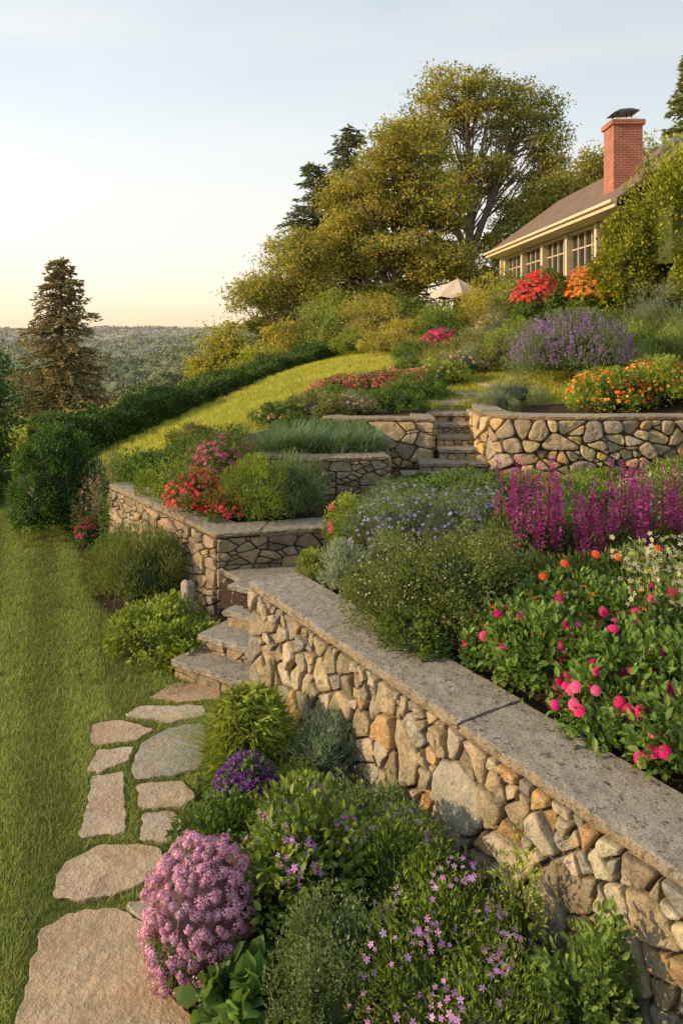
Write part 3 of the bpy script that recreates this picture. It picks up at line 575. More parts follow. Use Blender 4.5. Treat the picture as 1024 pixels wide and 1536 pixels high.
bush('boxwood_shrub',-1.9,10.9,.5,.45,3500,cols=G['olive'],size=.05,wild=.15)
bush('boxwood_shrub',-2.3,11.8,.5,.38,3500,cols=G['mid'],size=.06,wild=.15)
for x,y in[(-.9,10.1),(-.5,10.2),(-.1,10.1),(.3,10.2),(-.7,10.8),(0,10.9),(-.3,11.2)]:
    tuftplant('blue_fescue_grass',x,y,.3,.42,700,G['blue']+G['mid'],z=1.45,tm=bladeT(.03,.5),spread=.55)
for x in(-.8,-.3,.2): bush('spreading_shrub',x,11.4,.35,.3,2000,cols=G['mid'],size=.05,z=1.45)
# --- bed 1
Z1=.93
m=MB(); 
for (x,y,r,h,n) in[(.45,5.35,.36,.66,9000),(.78,5.2,.40,.72,10000),(1.05,5.4,.38,.62,8000)]: 
    c,s=bushlv(m,x,y,Z1,r,h,n,tm=LEAF,size=.026,cols=G['olive']+G['mid'],updir=.8,ncl=70,sig=.14,wild=.18); flowers_on(m,c,s,200,FL5,.009,[(.7,.62,.42)],up=0)
m.obj('oregano_bush',M_fol)
bush('leafy_groundcover',.52,5.0,.25,.32,2200,z=Z1,cols=G['mid'],size=.04)
bush('silver_sage_plant',.02,6.15,.22,.40,2600,z=Z1,cols=[(.36,.41,.29),(.42,.47,.35),(.28,.34,.23)],size=.065,tm=NARROW,updir=.7)
bush('boxwood_shrub',-.22,6.55,.16,.26,1500,z=Z1,cols=G['bright'],size=.035)
bush('boxwood_shrub',.12,7.65,.26,.48,3000,z=Z1,cols=G['bright'],size=.035,wild=.1,fl=[dict(n=40,tm=FL5,size=.03,cols=MAG,up=-.2,clump=7)])
for (x,y,r,h) in[(.45,6.9,.35,.62),(.95,6.9,.4,.68),(1.4,7.2,.4,.66),(.7,7.6,.4,.62)]:
    bush('blue_aster_plant',x,y,r,h,6000,z=Z1,cols=G['mid']+G['grey'],size=.035,tm=NARROW,updir=1.0,wild=.2,fl=[dict(n=150,tm=FL8,size=.018,cols=[(.30,.25,.60),(.40,.34,.70)],up=.0)])
for (x,y,r,h) in[(1.5,6.2,.4,.62),(2.0,6.1,.4,.6),(2.5,6.2,.42,.62),(3.0,6.0,.4,.6),(1.7,5.5,.35,.5),(2.2,5.4,.35,.5)]:
    bush('sage_foliage',x,y,r,h,4600,z=Z1,cols=G['mid']+G['olive'],size=.055,tm=leafT(.3,.05,.15),updir=1.2,wild=.15)
m=MB()
for i in range(60):
    gcl=[1.42,1.6,1.85,2.05,2.3,2.5,2.65,2.8][i%8]; x=gcl+rng.normal(0,.08); y=5.95+rng.uniform(-.3,.4); hh=rng.uniform(.30,.70); zz=Z1+rng.uniform(.40,.60)
    spike(m,(x,y,zz),hh,.038,[(.32,.02,.22),(.44,.035,.30),(.24,.015,.18),(.52,.07,.36)],180)
m.obj('purple_salvia',M_fol)
ZP=[(1.28,4.5,.30,.40),(1.08,4.8,.24,.38),(1.62,4.3,.32,.42),(1.48,3.97,.26,.34),(1.95,4.1,.34,.4),(1.78,3.62,.28,.34),(1.55,4.9,.34,.48),(2.1,4.7,.36,.5),(2.4,4.3,.36,.46),(2.3,3.7,.36,.4),(2.6,4.9,.36,.5)]
for i,(x,y,r,h) in enumerate(ZP):
    bush('zinnia_plant',x,y,r,h,2300,z=Z1,cols=G['mid']+[(.16,.27,.05)],size=.055,tm=OVAL,updir=.3,sig=.22,wild=.22,fl=[dict(n=28 if y<4.6 else 20,tm=POM,size=.031,cols=MAG+[(.75,.03,.2),(.75,.12,.32)] if y<4.6 else MAG+[(.75,.05,.12)],up=-.05,scale=1.16,face=-.8,stalk=(.07,.12,.03))]+([dict(n=24,tm=FL5,size=.028,cols=[(.85,.35,.03),(.8,.2,.03)],up=.3,scale=1.05)] if y>4.5 else []))
m=MB()
for (x,y) in[(2.0,4.85),(2.15,4.5),(2.3,4.9),(1.9,4.6),(2.45,4.6)]:
    n=110; t_=rng.random(n)**.6; P=np.c_[x+rng.normal(0,.05,n)*(1+t_),y+rng.normal(0,.05,n),Z1+.2+t_*.62]; m.scatter(FL5P,P,rng.normal(0,1,(n,3)),rng.normal(0,.5,(n,3))+[0,-.3,1],.02,cc([(.6,.55,.35),(.7,.62,.45),(.35,.4,.12),(.3,.35,.1)],n)); m.scatter(bladeT(.02,.1),np.array([[x,y,Z1]]*6),rng.normal(0,.12,(6,3))+[0,0,1],rng.normal(0,1,(6,3)),.85,np.array([.1,.13,.04]))
m.obj('cream_flower_plant',M_fol)
m=MB()
for (x,y,z_) in[(1.75,5.05,1.58),(1.98,5.25,1.50),(1.55,5.1,1.50),(1.36,4.95,1.46),(2.2,5.1,1.6)]:
    m.scatter(POM,np.array([[x,y,z_]]),np.array([[1,0,0.]]),np.array([[rng.normal(0,.3),-.9,1.]]),.032,np.array([.8,.14,.03])); m.scatter(bladeT(.02,0),np.array([[x,y,Z1]]),np.array([[0,0,1.]]),np.array([[0,1,0.]]),z_-Z1,np.array([.07,.11,.03]))
m.obj('orange_zinnia',M_fol)
for (x,y,r,h,col,fc) in[(3.4,7.0,.5,.8,'mid',[(.6,.6,.5)]),(2.6,8.0,.5,.5,'mid',None),(3.8,8.4,.6,.6,'bright',[(.7,.65,.5)]),(4.4,9.3,.6,.5,'mid',None),(3.2,9.4,.5,.36,'bright',None),(2.2,9.0,.45,.42,'olive',None),(1.5,8.8,.5,.45,'mid',None),(5.0,10.2,.6,.36,'bright',None),(3.8,10.4,.5,.2,'mid',None),(1.1,9.7,.4,.25,'mid',None),(.9,8.6,.4,.4,'mid',None)]:
    bush('garden_shrub',x,y,r,h,3800,z=Z1,cols=G[col],size=.05,wild=.2,fl=[dict(n=120,tm=FL5,size=.02,cols=fc,up=0,clump=14)] if fc else None)
# --- upper slope
m=MB(); c,s=bushlv(m,4.5,14.3,g1(4.5,14.3)-.02,1.12,1.3,13000,tm=NARROW,size=.09,cols=G['grey']+G['mid'],updir=1.3,ncl=70,wild=.12)
for i in range(680):
    d=sph(1,-.1)[0]; p=c+d*s*rng.uniform(.86,1.02); n=16; t_=rng.random(n); dr=nrm(d*np.array([.5,.5,.3])+[0,0,.8]+rng.normal(0,.12,3)); L_=rng.uniform(.14,.28); q=p+dr*(t_*L_)[:,None]+rng.normal(0,.010,(n,3)); m.scatter(PETAL,q,rng.normal(0,1,(n,3)),rng.normal(0,1,(n,3)),.028*rng.uniform(.7,1.2,n),cc([(.34,.17,.48),(.42,.25,.56),(.26,.12,.40)],n))
m.obj('lavender_bush',M_fol)
OR=[(.85,.28,.02),(.85,.45,.05),(.8,.17,.03),(.85,.55,.1)]
bush('orange_lantana',4.4,12.1,.62,.68,6500,cols=G['bright'],size=.055,wild=.1,fl=[dict(n=300,tm=POM,size=.028,cols=OR,up=-.1)])
bush('orange_lantana',5.3,12.2,.65,.72,6500,cols=G['bright'],size=.055,wild=.1,fl=[dict(n=300,tm=POM,size=.028,cols=OR,up=-.1)])
bush('red_azalea',5.5,20.2,.78,1.85,9000,cols=G['mid'],size=.11,tm=LEAF,wild=.1,fl=[dict(n=620,tm=FL5,size=.075,cols=[(.8,.03,.06),(.75,.05,.12),(.85,.12,.08)],up=.38,scale=1.12)])
bush('orange_azalea',6.8,19.9,.95,1.75,11000,cols=G['bright'],size=.11,wild=.1,fl=[dict(n=700,tm=FL5,size=.07,cols=[(.8,.20,.04),(.85,.34,.06)],up=.35,scale=1.12)])
bush('pink_azalea',2.75,20.0,.55,.72,4000,cols=G['mid'],size=.09,fl=[dict(n=520,tm=FL5,size=.06,cols=MAG,up=.0,scale=1.12)])
for i in range(6):
    bush('salmon_heather',-.35+i*.38,15.2+rng.uniform(-.2,.3),.36,.45,2600,cols=G['olive'],size=.05,fl=[dict(n=420,tm=FL5,size=.03,cols=[(.65,.14,.10),(.7,.24,.16),(.75,.28,.2)],up=0)])
tab=[(.9,13.3,.55,.42,'mid'),(1.5,13.9,.5,.45,'mid'),(.3,13.2,.45,.35,'grey'),(-.4,13.2,.5,.4,'olive'),(-1.1,13.2,.45,.36,'mid'),(-.2,14.2,.5,.36,'mid'),(2.1,15.5,.55,.5,'bright'),(2.9,16.5,.6,.6,'grey'),(1.6,16.3,.55,.5,'mid'),
 (3.1,13.2,.45,.4,'grey'),(2.7,12.6,.3,.3,'grey'),(3.6,16.2,.5,.7,'olive'),(4.2,17.4,.6,.9,'bright'),(5.4,16.2,.6,.8,'mid'),(6.3,15.5,.6,.7,'bright'),(3.2,18.6,.7,.6,'olive'),(4.3,20.0,.7,1.0,'grey'),(2.0,19.5,.6,.5,'mid'),(1.4,22.5,.7,.7,'gold'),(2.2,24.5,.8,1.0,'gold'),(3.3,23.5,.8,1.0,'mid'),(4.6,23.5,.9,1.3,'gold'),(5.7,23,.9,1.4,'bright'),(3.6,26.5,1.0,1.3,'bright'),(5.6,26.5,1.1,1.6,'gold'),(.5,25.5,.7,.8,'bright'),(1.0,27.5,1.3,1.9,'gold'),(-.1,28.5,1.3,2.2,'bright'),(2.5,28.5,1.2,1.8,'mid'),(6.6,28,1.2,1.6,'mid'),(4.9,21.5,.7,1.2,'olive'),(6.3,18.2,.6,.8,'mid'),(7.6,17.6,.9,1.1,'grey'),(-2.7,13.3,.35,.34,'olive')]
for (x,y,r,h,k) in tab:
    bush('slope_shrub',x,y,r,h,3600,cols=G[k],size=.045+.0028*(y-10),tm=NARROW if k=='grey' else LEAF,updir=.9,wild=.25,fl=[dict(n=80,tm=FL5,size=.04,cols=[(.8,.45,.25),(.7,.35,.35)],up=.2)] if rng.random()<.3 else None)
for i in range(26):
    x=rng.uniform(5.5,10.5); y=rng.uniform(13.5,18.5); tuftplant('meadow_grass_clump',x,y,.5,.75,420,G['grey']+G['bright'],tm=bladeT(.03,.45),spread=.5)
for i in range(26):
    x=rng.uniform(2.0,5.2); y=rng.uniform(17,22); tuftplant('meadow_grass_clump',x,y,.4,.65,300,G['olive']+G['gold'],tm=bladeT(.035,.4),spread=.4)
def tube(mb,pts,rad,sides,col):
    pts=np.array(pts,float); n=len(pts); V=[]
    for i in range(n):
        d=pts[min(i+1,n-1)]-pts[max(i-1,0)]; d=d/max(np.linalg.norm(d),1e-9); u=np.cross(d,[0.3,.9,.1]); u/=max(np.linalg.norm(u),1e-9); v=np.cross(d,u)
        for k in range(sides): a_=2*PI*k/sides; V.append(pts[i]+rad[i]*(math.cos(a_)*u+math.sin(a_)*v))
    i=np.arange(sides); k=(i+1)%sides; mb.addq(np.array(V),np.concatenate([np.stack([i+a*sides,k+a*sides,k+(a+1)*sides,i+(a+1)*sides],1) for a in range(n-1)]),col)
def conifer(name,x,y,H,R,cols,z=None,nb=9,dens=1.0,lsz=.2,droop=.25,lev=None,power=.85):
    z=g1(x,y) if z is None else z; m=MB(); lev=lev or int(H/.28)
    tube(m,[(x,y,z-.3),(x,y,z+H*.5),(x,y,z+H)],[H*.022,H*.012,.01],7,(.14,.10,.07))
    for l in range(lev):
        t_=.06+.94*l/lev; rad=R*(1-t_)**power*rng.uniform(.7,1.15)+.06*R; 
        for b_ in range(nb):
            if rng.random()<.12: continue
            a_=rng.random()*2*PI; Ln=rad*rng.uniform(.6,1.18); zz=z+H*t_+rng.uniform(-.1,.1); dz=Ln*rng.uniform(-droop*1.4,droop*.3)
            p0=np.array([x,y,zz]); d=np.array([math.cos(a_)*Ln,math.sin(a_)*Ln,dz]); n=int((14+38*Ln/R)*dens); s_=rng.random(n)**.75
            lat=np.array([-math.sin(a_),math.cos(a_),0]); wd=(1.05-s_)*Ln*.28
            P=p0+d*s_[:,None]+lat*(rng.uniform(-1,1,n)*wd)[:,None]+np.c_[np.zeros(n),np.zeros(n),-rng.random(n)*.14*Ln]
            D=d/Ln+lat*rng.normal(0,.6,n)[:,None]+rng.normal(0,.4,(n,3)); m.scatter(leafT(.35,.05,.15),P,D,rng.normal(0,1,(n,3))+[0,0,.6],lsz*rng.uniform(.6,1.2,n),cc(cols,n)*rng.uniform(.8,1.2))
            if Ln>.5: tube(m,[p0,p0+d],[.012+.012*Ln,.006],4,(.12,.09,.06))
    return m.obj(name,M_needle)
conifer('spruce_tree',-13.0,34,9.5,3.4,[(.28,.22,.11),(.22,.21,.095),(.30,.24,.125)],nb=12,dens=1.3,lsz=.27,power=.75)
def hedge(name,pts,tops,w,n,size,cols):
    m=MB(); pa=Path(pts); u=rng.random(n)*pa.L; side=rng.random(n); P=pa.at(u); Nr=nrm(pa.nor(u)); zt=np.interp(u,pa.l,tops)+.08*np.sin(u*2.3)+.06*np.sin(u*5.1)
    zb=gz(P[:,0],P[:,1])-.3; top=side<.4; off=np.where(top,rng.uniform(-1,1,n)*w/2,w/2*np.where(rng.random(n)<.75,1,-1)*rng.uniform(.86,1.06,n)); z=np.where(top,zt+rng.normal(0,.05,n),zb+(zt-zb)*rng.random(n))
    bump=.09*np.sin(u*4+z*3)*np.cos(z*5+u); Q=np.c_[P+Nr*(off+bump*np.sign(off))[:,None],z]; out=np.c_[Nr*np.sign(off)[:,None]*(~top)[:,None],top*1.0]
    m.scatter(LEAF,Q,out+rng.normal(0,.7,(n,3)),out+rng.normal(0,.6,(n,3))+[0,0,.5],size*rng.uniform(.6,1.3,n),cc(cols,n,.3))
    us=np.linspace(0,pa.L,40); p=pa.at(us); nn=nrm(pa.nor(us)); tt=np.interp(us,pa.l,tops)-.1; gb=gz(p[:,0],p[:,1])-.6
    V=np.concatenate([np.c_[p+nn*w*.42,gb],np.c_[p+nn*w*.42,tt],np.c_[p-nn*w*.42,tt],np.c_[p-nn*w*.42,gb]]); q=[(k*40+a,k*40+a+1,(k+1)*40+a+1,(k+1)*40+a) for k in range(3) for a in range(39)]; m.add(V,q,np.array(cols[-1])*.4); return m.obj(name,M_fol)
hedge('long_hedge',[(-6.6,15.8),(-5.8,16.5),(-3.5,21),(-.54,27)],[1.10,1.15,1.78,2.66],1.0,60000,.085,G['dark']+G['mid'])
# ------------------------------------------------------------------ trees
def tree(name,base,blobs,ncl,nleaf,lsize,cols,tr=.3,csig=.5,fork=.35,light=None,bcol=(.28,.23,.17)):
    m=MB(); w=MB(); base=np.array([base[0],base[1],g1(*base) if len(base)<3 else base[2]],float)
    B=np.array(blobs,float); vol=B[:,3]*B[:,4]*B[:,5]; cen=(B[:,:3]*vol[:,None]).sum(0)/vol.sum()
    fk=base+(cen-base)*[.45,.45,fork]; tube(w,[base-[0,0,.4],base+(fk-base)*.5+rng.normal(0,.1,3),fk],[tr*1.3,tr,tr*.8],9,bcol)
    limbs=[]
    for b in B:
        c=b[:3]; mid=fk+(c-fk)*.5+rng.normal(0,.25,3)+[0,0,-.1]; end=c+[0,0,b[5]*.3]; tube(w,[fk,mid,end],[tr*.6,tr*.38,tr*.12],6,bcol); limbs.append((fk,mid,end))
    for bi,b in enumerate(B):
        k=max(6,int(ncl*vol[bi]**.67/(vol**.67).sum())); d=sph(k,-.8)*(rng.random((k,1))**.4)*.95; P=b[:3]+d*b[3:6]
        for q in P:
            f_,md,en=limbs[bi]; t_=rng.uniform(.3,.95); s_=md+(en-md)*t_ if rng.random()<.7 else f_+(md-f_)*rng.uniform(.5,1)
            mm_=(s_+q)/2+rng.normal(0,.2,3)-[0,0,.12]; tube(w,[s_,mm_,q],[tr*.16,tr*.1,.015],4,bcol)
            n=int(nleaf*rng.uniform(.5,1.5)); sg=csig*rng.uniform(.6,1.3); L=q+rng.normal(0,1,(n,3))*[sg,sg,sg*.5]
            m.scatter(LEAF,L,rng.normal(0,1,(n,3))+[0,0,.1],rng.normal(0,.9,(n,3))+[0,0,.8],lsize*rng.uniform(.6,1.3,n),cc(cols,n,.25)*rng.uniform(.72,1.25))
    e=empty(name); m.obj('crown',M_tree,e); w.obj('trunk_and_limbs',M_bark,e,True); return e
GOLD=sc3([(.24,.195,.037),(.18,.17,.04),(.28,.215,.042),(.14,.145,.035)],2.05); TG=sc3([(.135,.15,.045),(.105,.125,.04),(.165,.165,.05)],2.0); YG=sc3([(.20,.22,.03),(.16,.19,.035),(.25,.24,.045)],1.6)
tree('oak_tree',(7.0,44),[(7.4,44,16.8,3.4,3,2.3),(10.9,44,15.8,2.6,2.4,2.4),(4.7,44,14.8,2.3,2.4,2.0),(12.4,44,12.8,1.8,2,2.0),(8.8,44,12.6,2.4,2.4,1.3),(5.6,43,11.4,2.2,2,1.5),(10.6,44,10.2,1.8,2,1.2)],330,105,.22,TG+GOLD,.42,.42,.35)
tree('maple_tree',(2.6,38),[(3.4,38,12.2,2.4,2.4,1.9),(1.2,38,9.9,2.1,2.2,1.8),(4.6,38,9.6,2.3,2.4,1.7),(.0,38,7.2,1.9,2,1.6),(2.8,37,7.0,2.4,2.2,1.5),(5.2,37,6.4,2.2,2,1.4),(3.0,37,4.6,2.6,2,1.2)],430,125,.21,GOLD+GOLD+TG,.38,.39,.3)
tree('ash_tree',(-2.6,36),[(-2.2,36,6.6,1.5,1.6,1.5),(-4.0,36,5.0,1.4,1.4,1.2),(-1.4,36,4.8,1.6,1.4,1.4),(-3.0,36,3.2,1.9,1.5,1.0)],180,120,.17,TG+GOLD,.22,.36,.3)
tree('birch_tree',(-5.0,33),[(-5.2,33,2.6,1.1,1.2,1.0),(-4.6,33,1.6,1.4,1.2,.9),(-6.0,33,1.3,1.0,1,.8)],80,110,.16,YG+GOLD,.14,.32,.4)
tree('maple_tree',(10,40),[(9.4,40,7.0,2.4,2,2),(11.6,40,9.8,2.2,2,1.9),(12.4,40,7.4,2.4,2,2),(13.6,40,11.4,2.0,2,1.6),(8.2,40,5.4,1.8,2,1.4)],270,120,.21,TG+GOLD,.32,.42,.3)
tree('maple_tree',(16.5,42),[(16,42,11.2,2.4,2,2.0),(14.6,42,9.2,2.2,2,2),(18,42,12.2,2.4,2,2.2)],140,120,.22,TG+GOLD,.3,.5,.3)
FIR=[(.17,.19,.10),(.20,.225,.115),(.14,.17,.09)]
conifer('fir_tree',-1.6,42,13.0-g1(-1.6,42),3.8,FIR,nb=10,dens=1.2,lsz=.30,power=.6)
conifer('fir_tree',.4,44,15.6-g1(.4,44),3.6,FIR,nb=10,dens=1.1,lsz=.30,power=.6)
conifer('pine_tree',15.0,31.5,15.2-5.5,2.3,[(.20,.23,.075),(.26,.27,.085)],nb=10,dens=1.2,lsz=.26,z=5.5,power=.65)
for (x,y,r,zt,c) in[(-3.2,30,1.3,2.6,YG),(-4.7,28.5,1.2,1.7,YG),(-6.2,27.5,1.2,1.1,YG),(-7.8,28,1.3,.7,TG),(-2.1,31,1.4,3.6,GOLD),(-9.3,30,1.4,.1,YG),(-.8,31,1.5,4.3,TG),(.8,32,1.6,4.6,GOLD),(-7.3,22,.9,1.0,GOLD),(-8.6,21,.9,.6,TG),(-10.2,24,1.3,.3,TG)]:
    z0=g1(x,y); tree('small_tree',(x,y),[(x,y,zt-.9,r,r,.95),(x+.3,y,zt-1.9,r*1.1,r,.9)],46,120,.15,c,.09,.3,.4)
tree('yew_tree',(-9.2,17.5),[(-9.2,17.5,2.1,1.2,1.2,1.1),(-8.7,17.2,1.0,1.2,1.2,1.0),(-10.2,18,2.6,1.2,1,1.1),(-9.0,17,0.2,1.3,1.2,.8)],160,190,.11,G['dark']+G['mid'],.16,.25,.3)
bush('cypress_shrub',-6.65,13.2,.55,.95,6000,cols=G['dark'],size=.06,wild=.1)
bush('cypress_shrub',-7.6,14.2,.7,1.3,6000,cols=G['dark']+G['blue'],size=.07,wild=.1)
m=MB()
for (x,y,z,r,h) in[(8.6,18.6,4.0,1.25,3.5),(10.2,18.2,3.6,1.6,4.0),(7.4,19.2,3.6,.7,2.3),(9.4,17.6,3.4,1.1,2.2),(11.0,17,3.4,1.4,3.2)]:
    bushlv(m,x,y,z,r,h,13000,tm=LEAFW,size=.10,cols=[(.28,.30,.03),(.37,.35,.04),(.19,.24,.026)],ncl=90,sig=.11,wild=.18)
m.obj('climbing_vine_shrub',M_fol)
# ------------------------------------------------------------------ distant forest: continuous canopy surfaces, aerial haze put into the base colours
def canopy(name,x0,x1,y0,y1,step,bs,h,col,lift,leaf=None,var=1.0):
    xs_=np.arange(x0,x1,step); ys_=np.arange(y0,y1,step); X,Y=np.meshgrid(xs_,ys_); X=X+rng.uniform(-.3,.3,X.shape)*step; Y=Y+rng.uniform(-.3,.3,Y.shape)*step; Z=gz(X,Y)
    v=np.array([1-min(1,mnoise.voronoi(Vector((a/bs,b/bs,0)))[0][0]*1.25) for a,b in zip(X.ravel(),Y.ravel())]).reshape(X.shape)
    fr=np.array([mnoise.noise(Vector((a/bs*.35,b/bs*.35,3))) for a,b in zip(X.ravel(),Y.ravel())]).reshape(X.shape)
    edge=sst(0,3,np.arange(len(ys_)))[:,None]*np.ones_like(X); Z=Z+(lift+v**.7*h+fr*h*.6)*edge-(1-edge)*2
    nx_,ny_=len(xs_),len(ys_); ii=np.arange(nx_-1)[None]+np.arange(ny_-1)[:,None]*nx_; Q=np.stack([ii,ii+1,ii+1+nx_,ii+nx_],-1).reshape(-1,4)
    cl=np.array(col)[None]*(1+var*(-.25+.45*v.ravel()[:,None]+.35*fr.ravel()[:,None])); m=MB(); V=np.c_[X.ravel(),Y.ravel(),Z.ravel()]; m.addq(V,Q,cl)
    if leaf:
        k=rng.integers(0,len(V),leaf[0]); P=V[k]+rng.normal(0,step*.4,(leaf[0],3))*[1,1,.5]+[0,0,.2]; m.scatter(LEAFW,P,rng.normal(0,1,(leaf[0],3)),rng.normal(0,.6,(leaf[0],3))+[0,-.4,1],leaf[1]*rng.uniform(.6,1.3,leaf[0]),cl[k]*rng.uniform(1-.3*var,1+.35*var,(leaf[0],1)))
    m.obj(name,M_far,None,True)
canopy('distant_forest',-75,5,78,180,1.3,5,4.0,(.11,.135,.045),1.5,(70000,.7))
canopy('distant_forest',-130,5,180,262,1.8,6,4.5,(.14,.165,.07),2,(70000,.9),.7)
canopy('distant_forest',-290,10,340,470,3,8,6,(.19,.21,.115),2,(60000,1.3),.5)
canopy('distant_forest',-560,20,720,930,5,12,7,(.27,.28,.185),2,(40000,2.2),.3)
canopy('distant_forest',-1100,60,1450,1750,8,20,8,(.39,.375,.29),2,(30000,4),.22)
# ------------------------------------------------------------------ house
M_roof=brick_mat('roof_shingles',(.18,.12,.08,1),(.24,.17,.115,1),(.08,.055,.04,1),1.0,.35,.16,.012)
M_slate=brick_mat('slate_roof',(.10,.105,.13,1),(.14,.14,.17,1),(.04,.04,.05,1),1.0,.35,.16,.012)
M_brick=brick_mat('chimney_brick',(.47,.11,.06,1),(.38,.08,.05,1),(.34,.26,.2,1),1.0,.21,.075,.012)
M_siding=brick_mat('siding',(.40,.31,.20,1),(.38,.29,.18,1),(.14,.10,.07,1),1.0,4.0,.14,.012)
M_trim=plain_mat('cream_trim',(.66,.54,.36),.55); M_frame=plain_mat('window_frame',(.55,.46,.33),.5); M_glass=plain_mat('window_glass',(.03,.032,.034),.15,0,.05,2,0); M_metal=plain_mat('dark_metal',(.06,.055,.05),.45,.8); M_canvas=plain_mat('canvas',(.58,.47,.36),.9,0,.08,6,.05); M_wood=plain_mat('wood',(.25,.16,.09),.6)
hs=empty('cottage_house'); O=np.array([6.5,32.9]); U=nrm(np.array([.75,-12.9])); Vv=np.array([-U[1],U[0]]); Vv=Vv if Vv[0]>0 else -Vv
def W(u,v,z): p=O+U*u+Vv*v; return (p[0],p[1],z)
def prism8(name,pts,mat,parent=hs):
    m=MB(); m.add(pts,[(0,3,2,1),(4,5,6,7),(0,1,5,4),(1,2,6,5),(2,3,7,6),(3,0,4,7)],(1,1,1)); return m.obj(name,mat,parent)
def hb(name,u0,u1,v0,v1,z0,z1,mat,parent=hs): return prism8(name,[W(u0,v0,z0),W(u1,v0,z0),W(u1,v1,z0),W(u0,v1,z0),W(u0,v0,z1),W(u1,v0,z1),W(u1,v1,z1),W(u0,v1,z1)],mat,parent)
HL=13.5; ze=6.6; zr=9.0; vr=3.3
hb('foundation_wall',.75,HL-.3,.62,6,2.6,4.6,M_siding); hb('wall_behind_windows',.75,HL-.3,.85,6,4.6,ze-.02,M_siding)
for u_ in(.74,HL-.31):
    m=MB(); m.add([W(u_,.62,ze-.1),W(u_,6.0,ze-.1),W(u_,vr,zr-.25),W(u_+.1,.62,ze-.1),W(u_+.1,6.0,ze-.1),W(u_+.1,vr,zr-.25)],[(0,1,2),(5,4,3),(0,2,5,3),(1,4,5,2)],(1,1,1)); m.obj('gable_wall',M_siding,hs)
nw=5; uw=(HL-1.2)/nw
for i in range(nw):
    a0=.8+i*uw; hb('post_%d'%i,a0,a0+.18,.55,.86,4.59,ze-.16,M_trim)
    b0,b1=a0+.18,a0+uw; hb('glass_%d'%i,b0,b1,.78,.80,4.65,ze-.2,M_glass)
    hb('sill_%d'%i,b0,b1,.58,.84,4.601,4.69,M_frame); hb('head_%d'%i,b0,b1,.62,.84,ze-.26,ze-.161,M_frame)
    for k in(1,2,3): uu=b0+(b1-b0)*k/4; hb('mullion_%d_%d'%(i,k),uu-.03,uu+.03,.72,.83,4.691,ze-.261,M_frame)
    hb('transom_%d'%i,b0+.01,b1-.01,.74,.825,5.85,5.90,M_frame)
hb('corner_post',.62,.80,.42,.6,2.8,ze-.16,M_trim)
def roofplane(name,v0,z0,v1,z1,th,u0,u1,mat): return prism8(name,[W(u0,v0,z0),W(u1,v0,z0),W(u1,v1,z1),W(u0,v1,z1),W(u0,v0,z0+th),W(u1,v0,z0+th),W(u1,v1,z1+th),W(u0,v1,z1+th)],mat)
roofplane('roof_front',0,ze,vr-.002,zr,.09,0,HL,M_roof); roofplane('roof_back',vr+.002,zr,6.6,ze,.09,0,HL,M_roof)
roofplane('soffit',.05,ze-.05+.02,vr-.1,zr-.12,.05,.06,HL-.06,M_trim)
hb('fascia',-.0,HL,-.06,-.003,ze-.14,ze+.07,M_trim); hb('gutter',-.02,HL,-.17,-.062,ze-.02,ze+.06,M_trim); hb('soffit_board',.1,HL-.1,.0,.6,ze-.15,ze-.10,M_trim)
roofplane('bargeboard',-.03,ze-.17,vr-.003,zr-.17,.24,-.07,-.003,M_trim)
def bx(name,x0,x1,y0,y1,z0,z1,mat,parent=hs): return prism8(name,[(x0,y0,z0),(x1,y0,z0),(x1,y1,z0),(x0,y1,z0),(x0,y0,z1),(x1,y0,z1),(x1,y1,z1),(x0,y1,z1)],mat,parent)
bx('wing_wall',10.6,16,21.0,30,3,8.35,M_siding)
prism8('wing_roof_left',[(10.2,20.6,8.3),(10.2,30.4,8.3),(13.4,30.4,10.9),(13.4,20.6,10.9),(10.2,20.6,8.42),(10.2,30.4,8.42),(13.4,30.4,11.02),(13.4,20.6,11.02)],M_slate)
prism8('wing_roof_right',[(13.405,20.6,10.9),(13.405,30.4,10.9),(16.6,30.4,8.3),(16.6,20.6,8.3),(13.405,20.6,11.02),(13.405,30.4,11.02),(16.6,30.4,8.42),(16.6,20.6,8.42)],M_slate)
bx('chimney_stack',8.0,8.86,21.6,22.4,6.9,9.25,M_brick); bx('chimney_corbel',7.94,8.92,21.54,22.46,9.251,9.40,M_brick); bx('chimney_crown',8.06,8.80,21.66,22.34,9.401,9.47,M_mortar)
for x_ in(8.2,8.6):
    for y_ in(21.8,22.2): bx('cap_leg',x_,x_+.03,y_,y_+.03,9.471,9.66,M_metal)
prism8('chimney_cap',[(8.04,21.65,9.64),(8.82,21.65,9.70),(8.82,22.35,9.70),(8.04,22.35,9.64),(8.3,21.85,9.79),(8.62,21.85,9.82),(8.62,22.15,9.82),(8.3,22.15,9.79)],M_metal)
um=empty('patio_umbrella'); ux,uy,uz=4.43,28,2.7; m=MB(); V=[];F=[]; nr=16
for j,(r_,z_) in enumerate([(.02,5.18),(.35,5.02),(.7,4.82),(1.04,4.60),(1.05,4.48)]):
    for i in range(nr):
        a_=2*PI*i/nr; s_=1 if i%2==0 else .95; V.append((ux+r_*s_*math.cos(a_),uy+r_*s_*math.sin(a_),z_-(0 if i%2==0 else .02*j)))
for j in range(4):
    for i in range(nr): F.append((j*nr+i,j*nr+(i+1)%nr,(j+1)*nr+(i+1)%nr,(j+1)*nr+i))
m.add(V,F,(1,1,1)); m.obj('canopy',M_canvas,um); m=MB(); tube(m,[(ux,uy,uz-.3),(ux,uy,5.25)],[.03,.03],8,(1,1,1))
for i in range(0,nr,2): a_=2*PI*i/nr; tube(m,[(ux,uy,4.35),(ux+.6*math.cos(a_),uy+.6*math.sin(a_),4.84)],[.012,.012],4,(1,1,1))
m.obj('pole_and_ribs',M_wood,um)
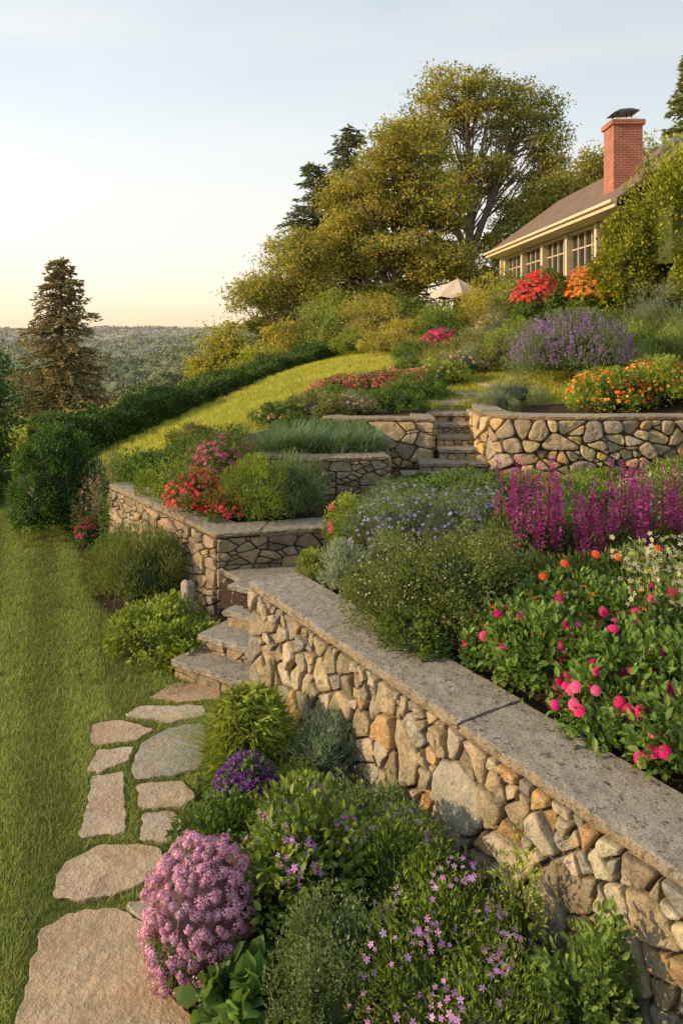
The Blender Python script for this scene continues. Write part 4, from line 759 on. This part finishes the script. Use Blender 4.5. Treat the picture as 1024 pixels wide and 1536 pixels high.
# ------------------------------------------------------------------ world, sun, camera
SE=math.radians(18); SAZ=math.radians(-99)
sdir=Vector((math.sin(SAZ)*math.cos(SE),math.cos(SAZ)*math.cos(SE),math.sin(SE)))
w=bpy.data.worlds.new('World'); sc.world=w; w.use_nodes=True; nt=w.node_tree; nt.nodes.clear(); lk=nt.links
sk=nt.nodes.new('ShaderNodeTexSky'); sk.sky_type='NISHITA'; sk.sun_disc=False; sk.sun_elevation=SE; sk.sun_rotation=SAZ; sk.air_density=1.0; sk.dust_density=2.0; sk.ozone_density=1.2
tc=nt.nodes.new('ShaderNodeTexCoord'); sp=nt.nodes.new('ShaderNodeSeparateXYZ'); lk.new(tc.outputs['Generated'],sp.inputs[0])
cr=nt.nodes.new('ShaderNodeValToRGB'); el=cr.color_ramp.elements
el[0].position=0; el[0].color=(1.0,.71,.46,1); el[1].position=.55; el[1].color=(.44,.54,.62,1)
for p_,c_ in[(.045,(1.0,.80,.59,1)),(.12,(.95,.88,.76,1)),(.25,(.75,.79,.79,1))]: e_=el.new(p_); e_.color=c_
lk.new(sp.outputs['Z'],cr.inputs[0])
dt=nt.nodes.new('ShaderNodeVectorMath'); dt.operation='DOT_PRODUCT'; dt.inputs[1].default_value=(-.94,.34,0); lk.new(tc.outputs['Generated'],dt.inputs[0])
mr=nt.nodes.new('ShaderNodeMapRange'); mr.inputs['From Min'].default_value=-.5; mr.inputs['From Max'].default_value=.8; mr.inputs['To Min'].default_value=.84; mr.inputs['To Max'].default_value=1.18; lk.new(dt.outputs['Value'],mr.inputs['Value'])
mp=nt.nodes.new('ShaderNodeMapping'); mp.inputs['Scale'].default_value=(1.2,1.2,7); lk.new(tc.outputs['Generated'],mp.inputs['Vector'])
nz=nt.nodes.new('ShaderNodeTexNoise'); nz.inputs['Scale'].default_value=1.6; nz.inputs['Detail'].default_value=5; lk.new(mp.outputs[0],nz.inputs['Vector'])
cm=nt.nodes.new('ShaderNodeMapRange'); cm.inputs['From Min'].default_value=.45; cm.inputs['From Max'].default_value=.75; cm.inputs['To Max'].default_value=.4; lk.new(nz.outputs['Fac'],cm.inputs['Value'])
mc=nt.nodes.new('ShaderNodeMix'); mc.data_type='RGBA'; lk.new(cm.outputs[0],mc.inputs['Factor']); lk.new(cr.outputs[0],mc.inputs['A']); mc.inputs['B'].default_value=(.96,.90,.82,1)
m1=nt.nodes.new('ShaderNodeVectorMath'); m1.operation='SCALE'; lk.new(mc.outputs['Result'],m1.inputs[0]); lk.new(mr.outputs[0],m1.inputs['Scale'])
m2=nt.nodes.new('ShaderNodeVectorMath'); m2.operation='SCALE'; lk.new(m1.outputs[0],m2.inputs[0]); m2.inputs['Scale'].default_value=1/.15*.97
ad=nt.nodes.new('ShaderNodeVectorMath'); ad.operation='MULTIPLY_ADD'; lk.new(sk.outputs[0],ad.inputs[0]); ad.inputs[1].default_value=(.25,.25,.25); lk.new(m2.outputs[0],ad.inputs[2])
bg=nt.nodes.new('ShaderNodeBackground'); bg.inputs['Strength'].default_value=.15; ou=nt.nodes.new('ShaderNodeOutputWorld')
lk.new(ad.outputs[0],bg.inputs[0]); lk.new(bg.outputs[0],ou.inputs[0])
sl=bpy.data.lights.new('sun','SUN'); sl.energy=4.9; sl.angle=math.radians(.8); sl.color=(1,.72,.42); so=bpy.data.objects.new('sun',sl); sc.collection.objects.link(so); so.rotation_euler=sdir.to_track_quat('Z','Y').to_euler()
cam=bpy.data.cameras.new('camera'); co=bpy.data.objects.new('camera',cam); sc.collection.objects.link(co); sc.camera=co
co.location=(0,0,3.1); co.rotation_euler=(PI/2,0,0); cam.sensor_fit='VERTICAL'; cam.sensor_height=36; cam.lens=36*1100/1536; cam.shift_y=-(768-500)/1536; cam.clip_start=.05; cam.clip_end=8000
sc.view_settings.view_transform='Standard'; sc.view_settings.look='None'; sc.view_settings.exposure=0; sc.view_settings.gamma=1
print('BUILD',time.time()-T0,'faces',sum(len(o.data.polygons) for o in bpy.data.objects if o.type=='MESH'))
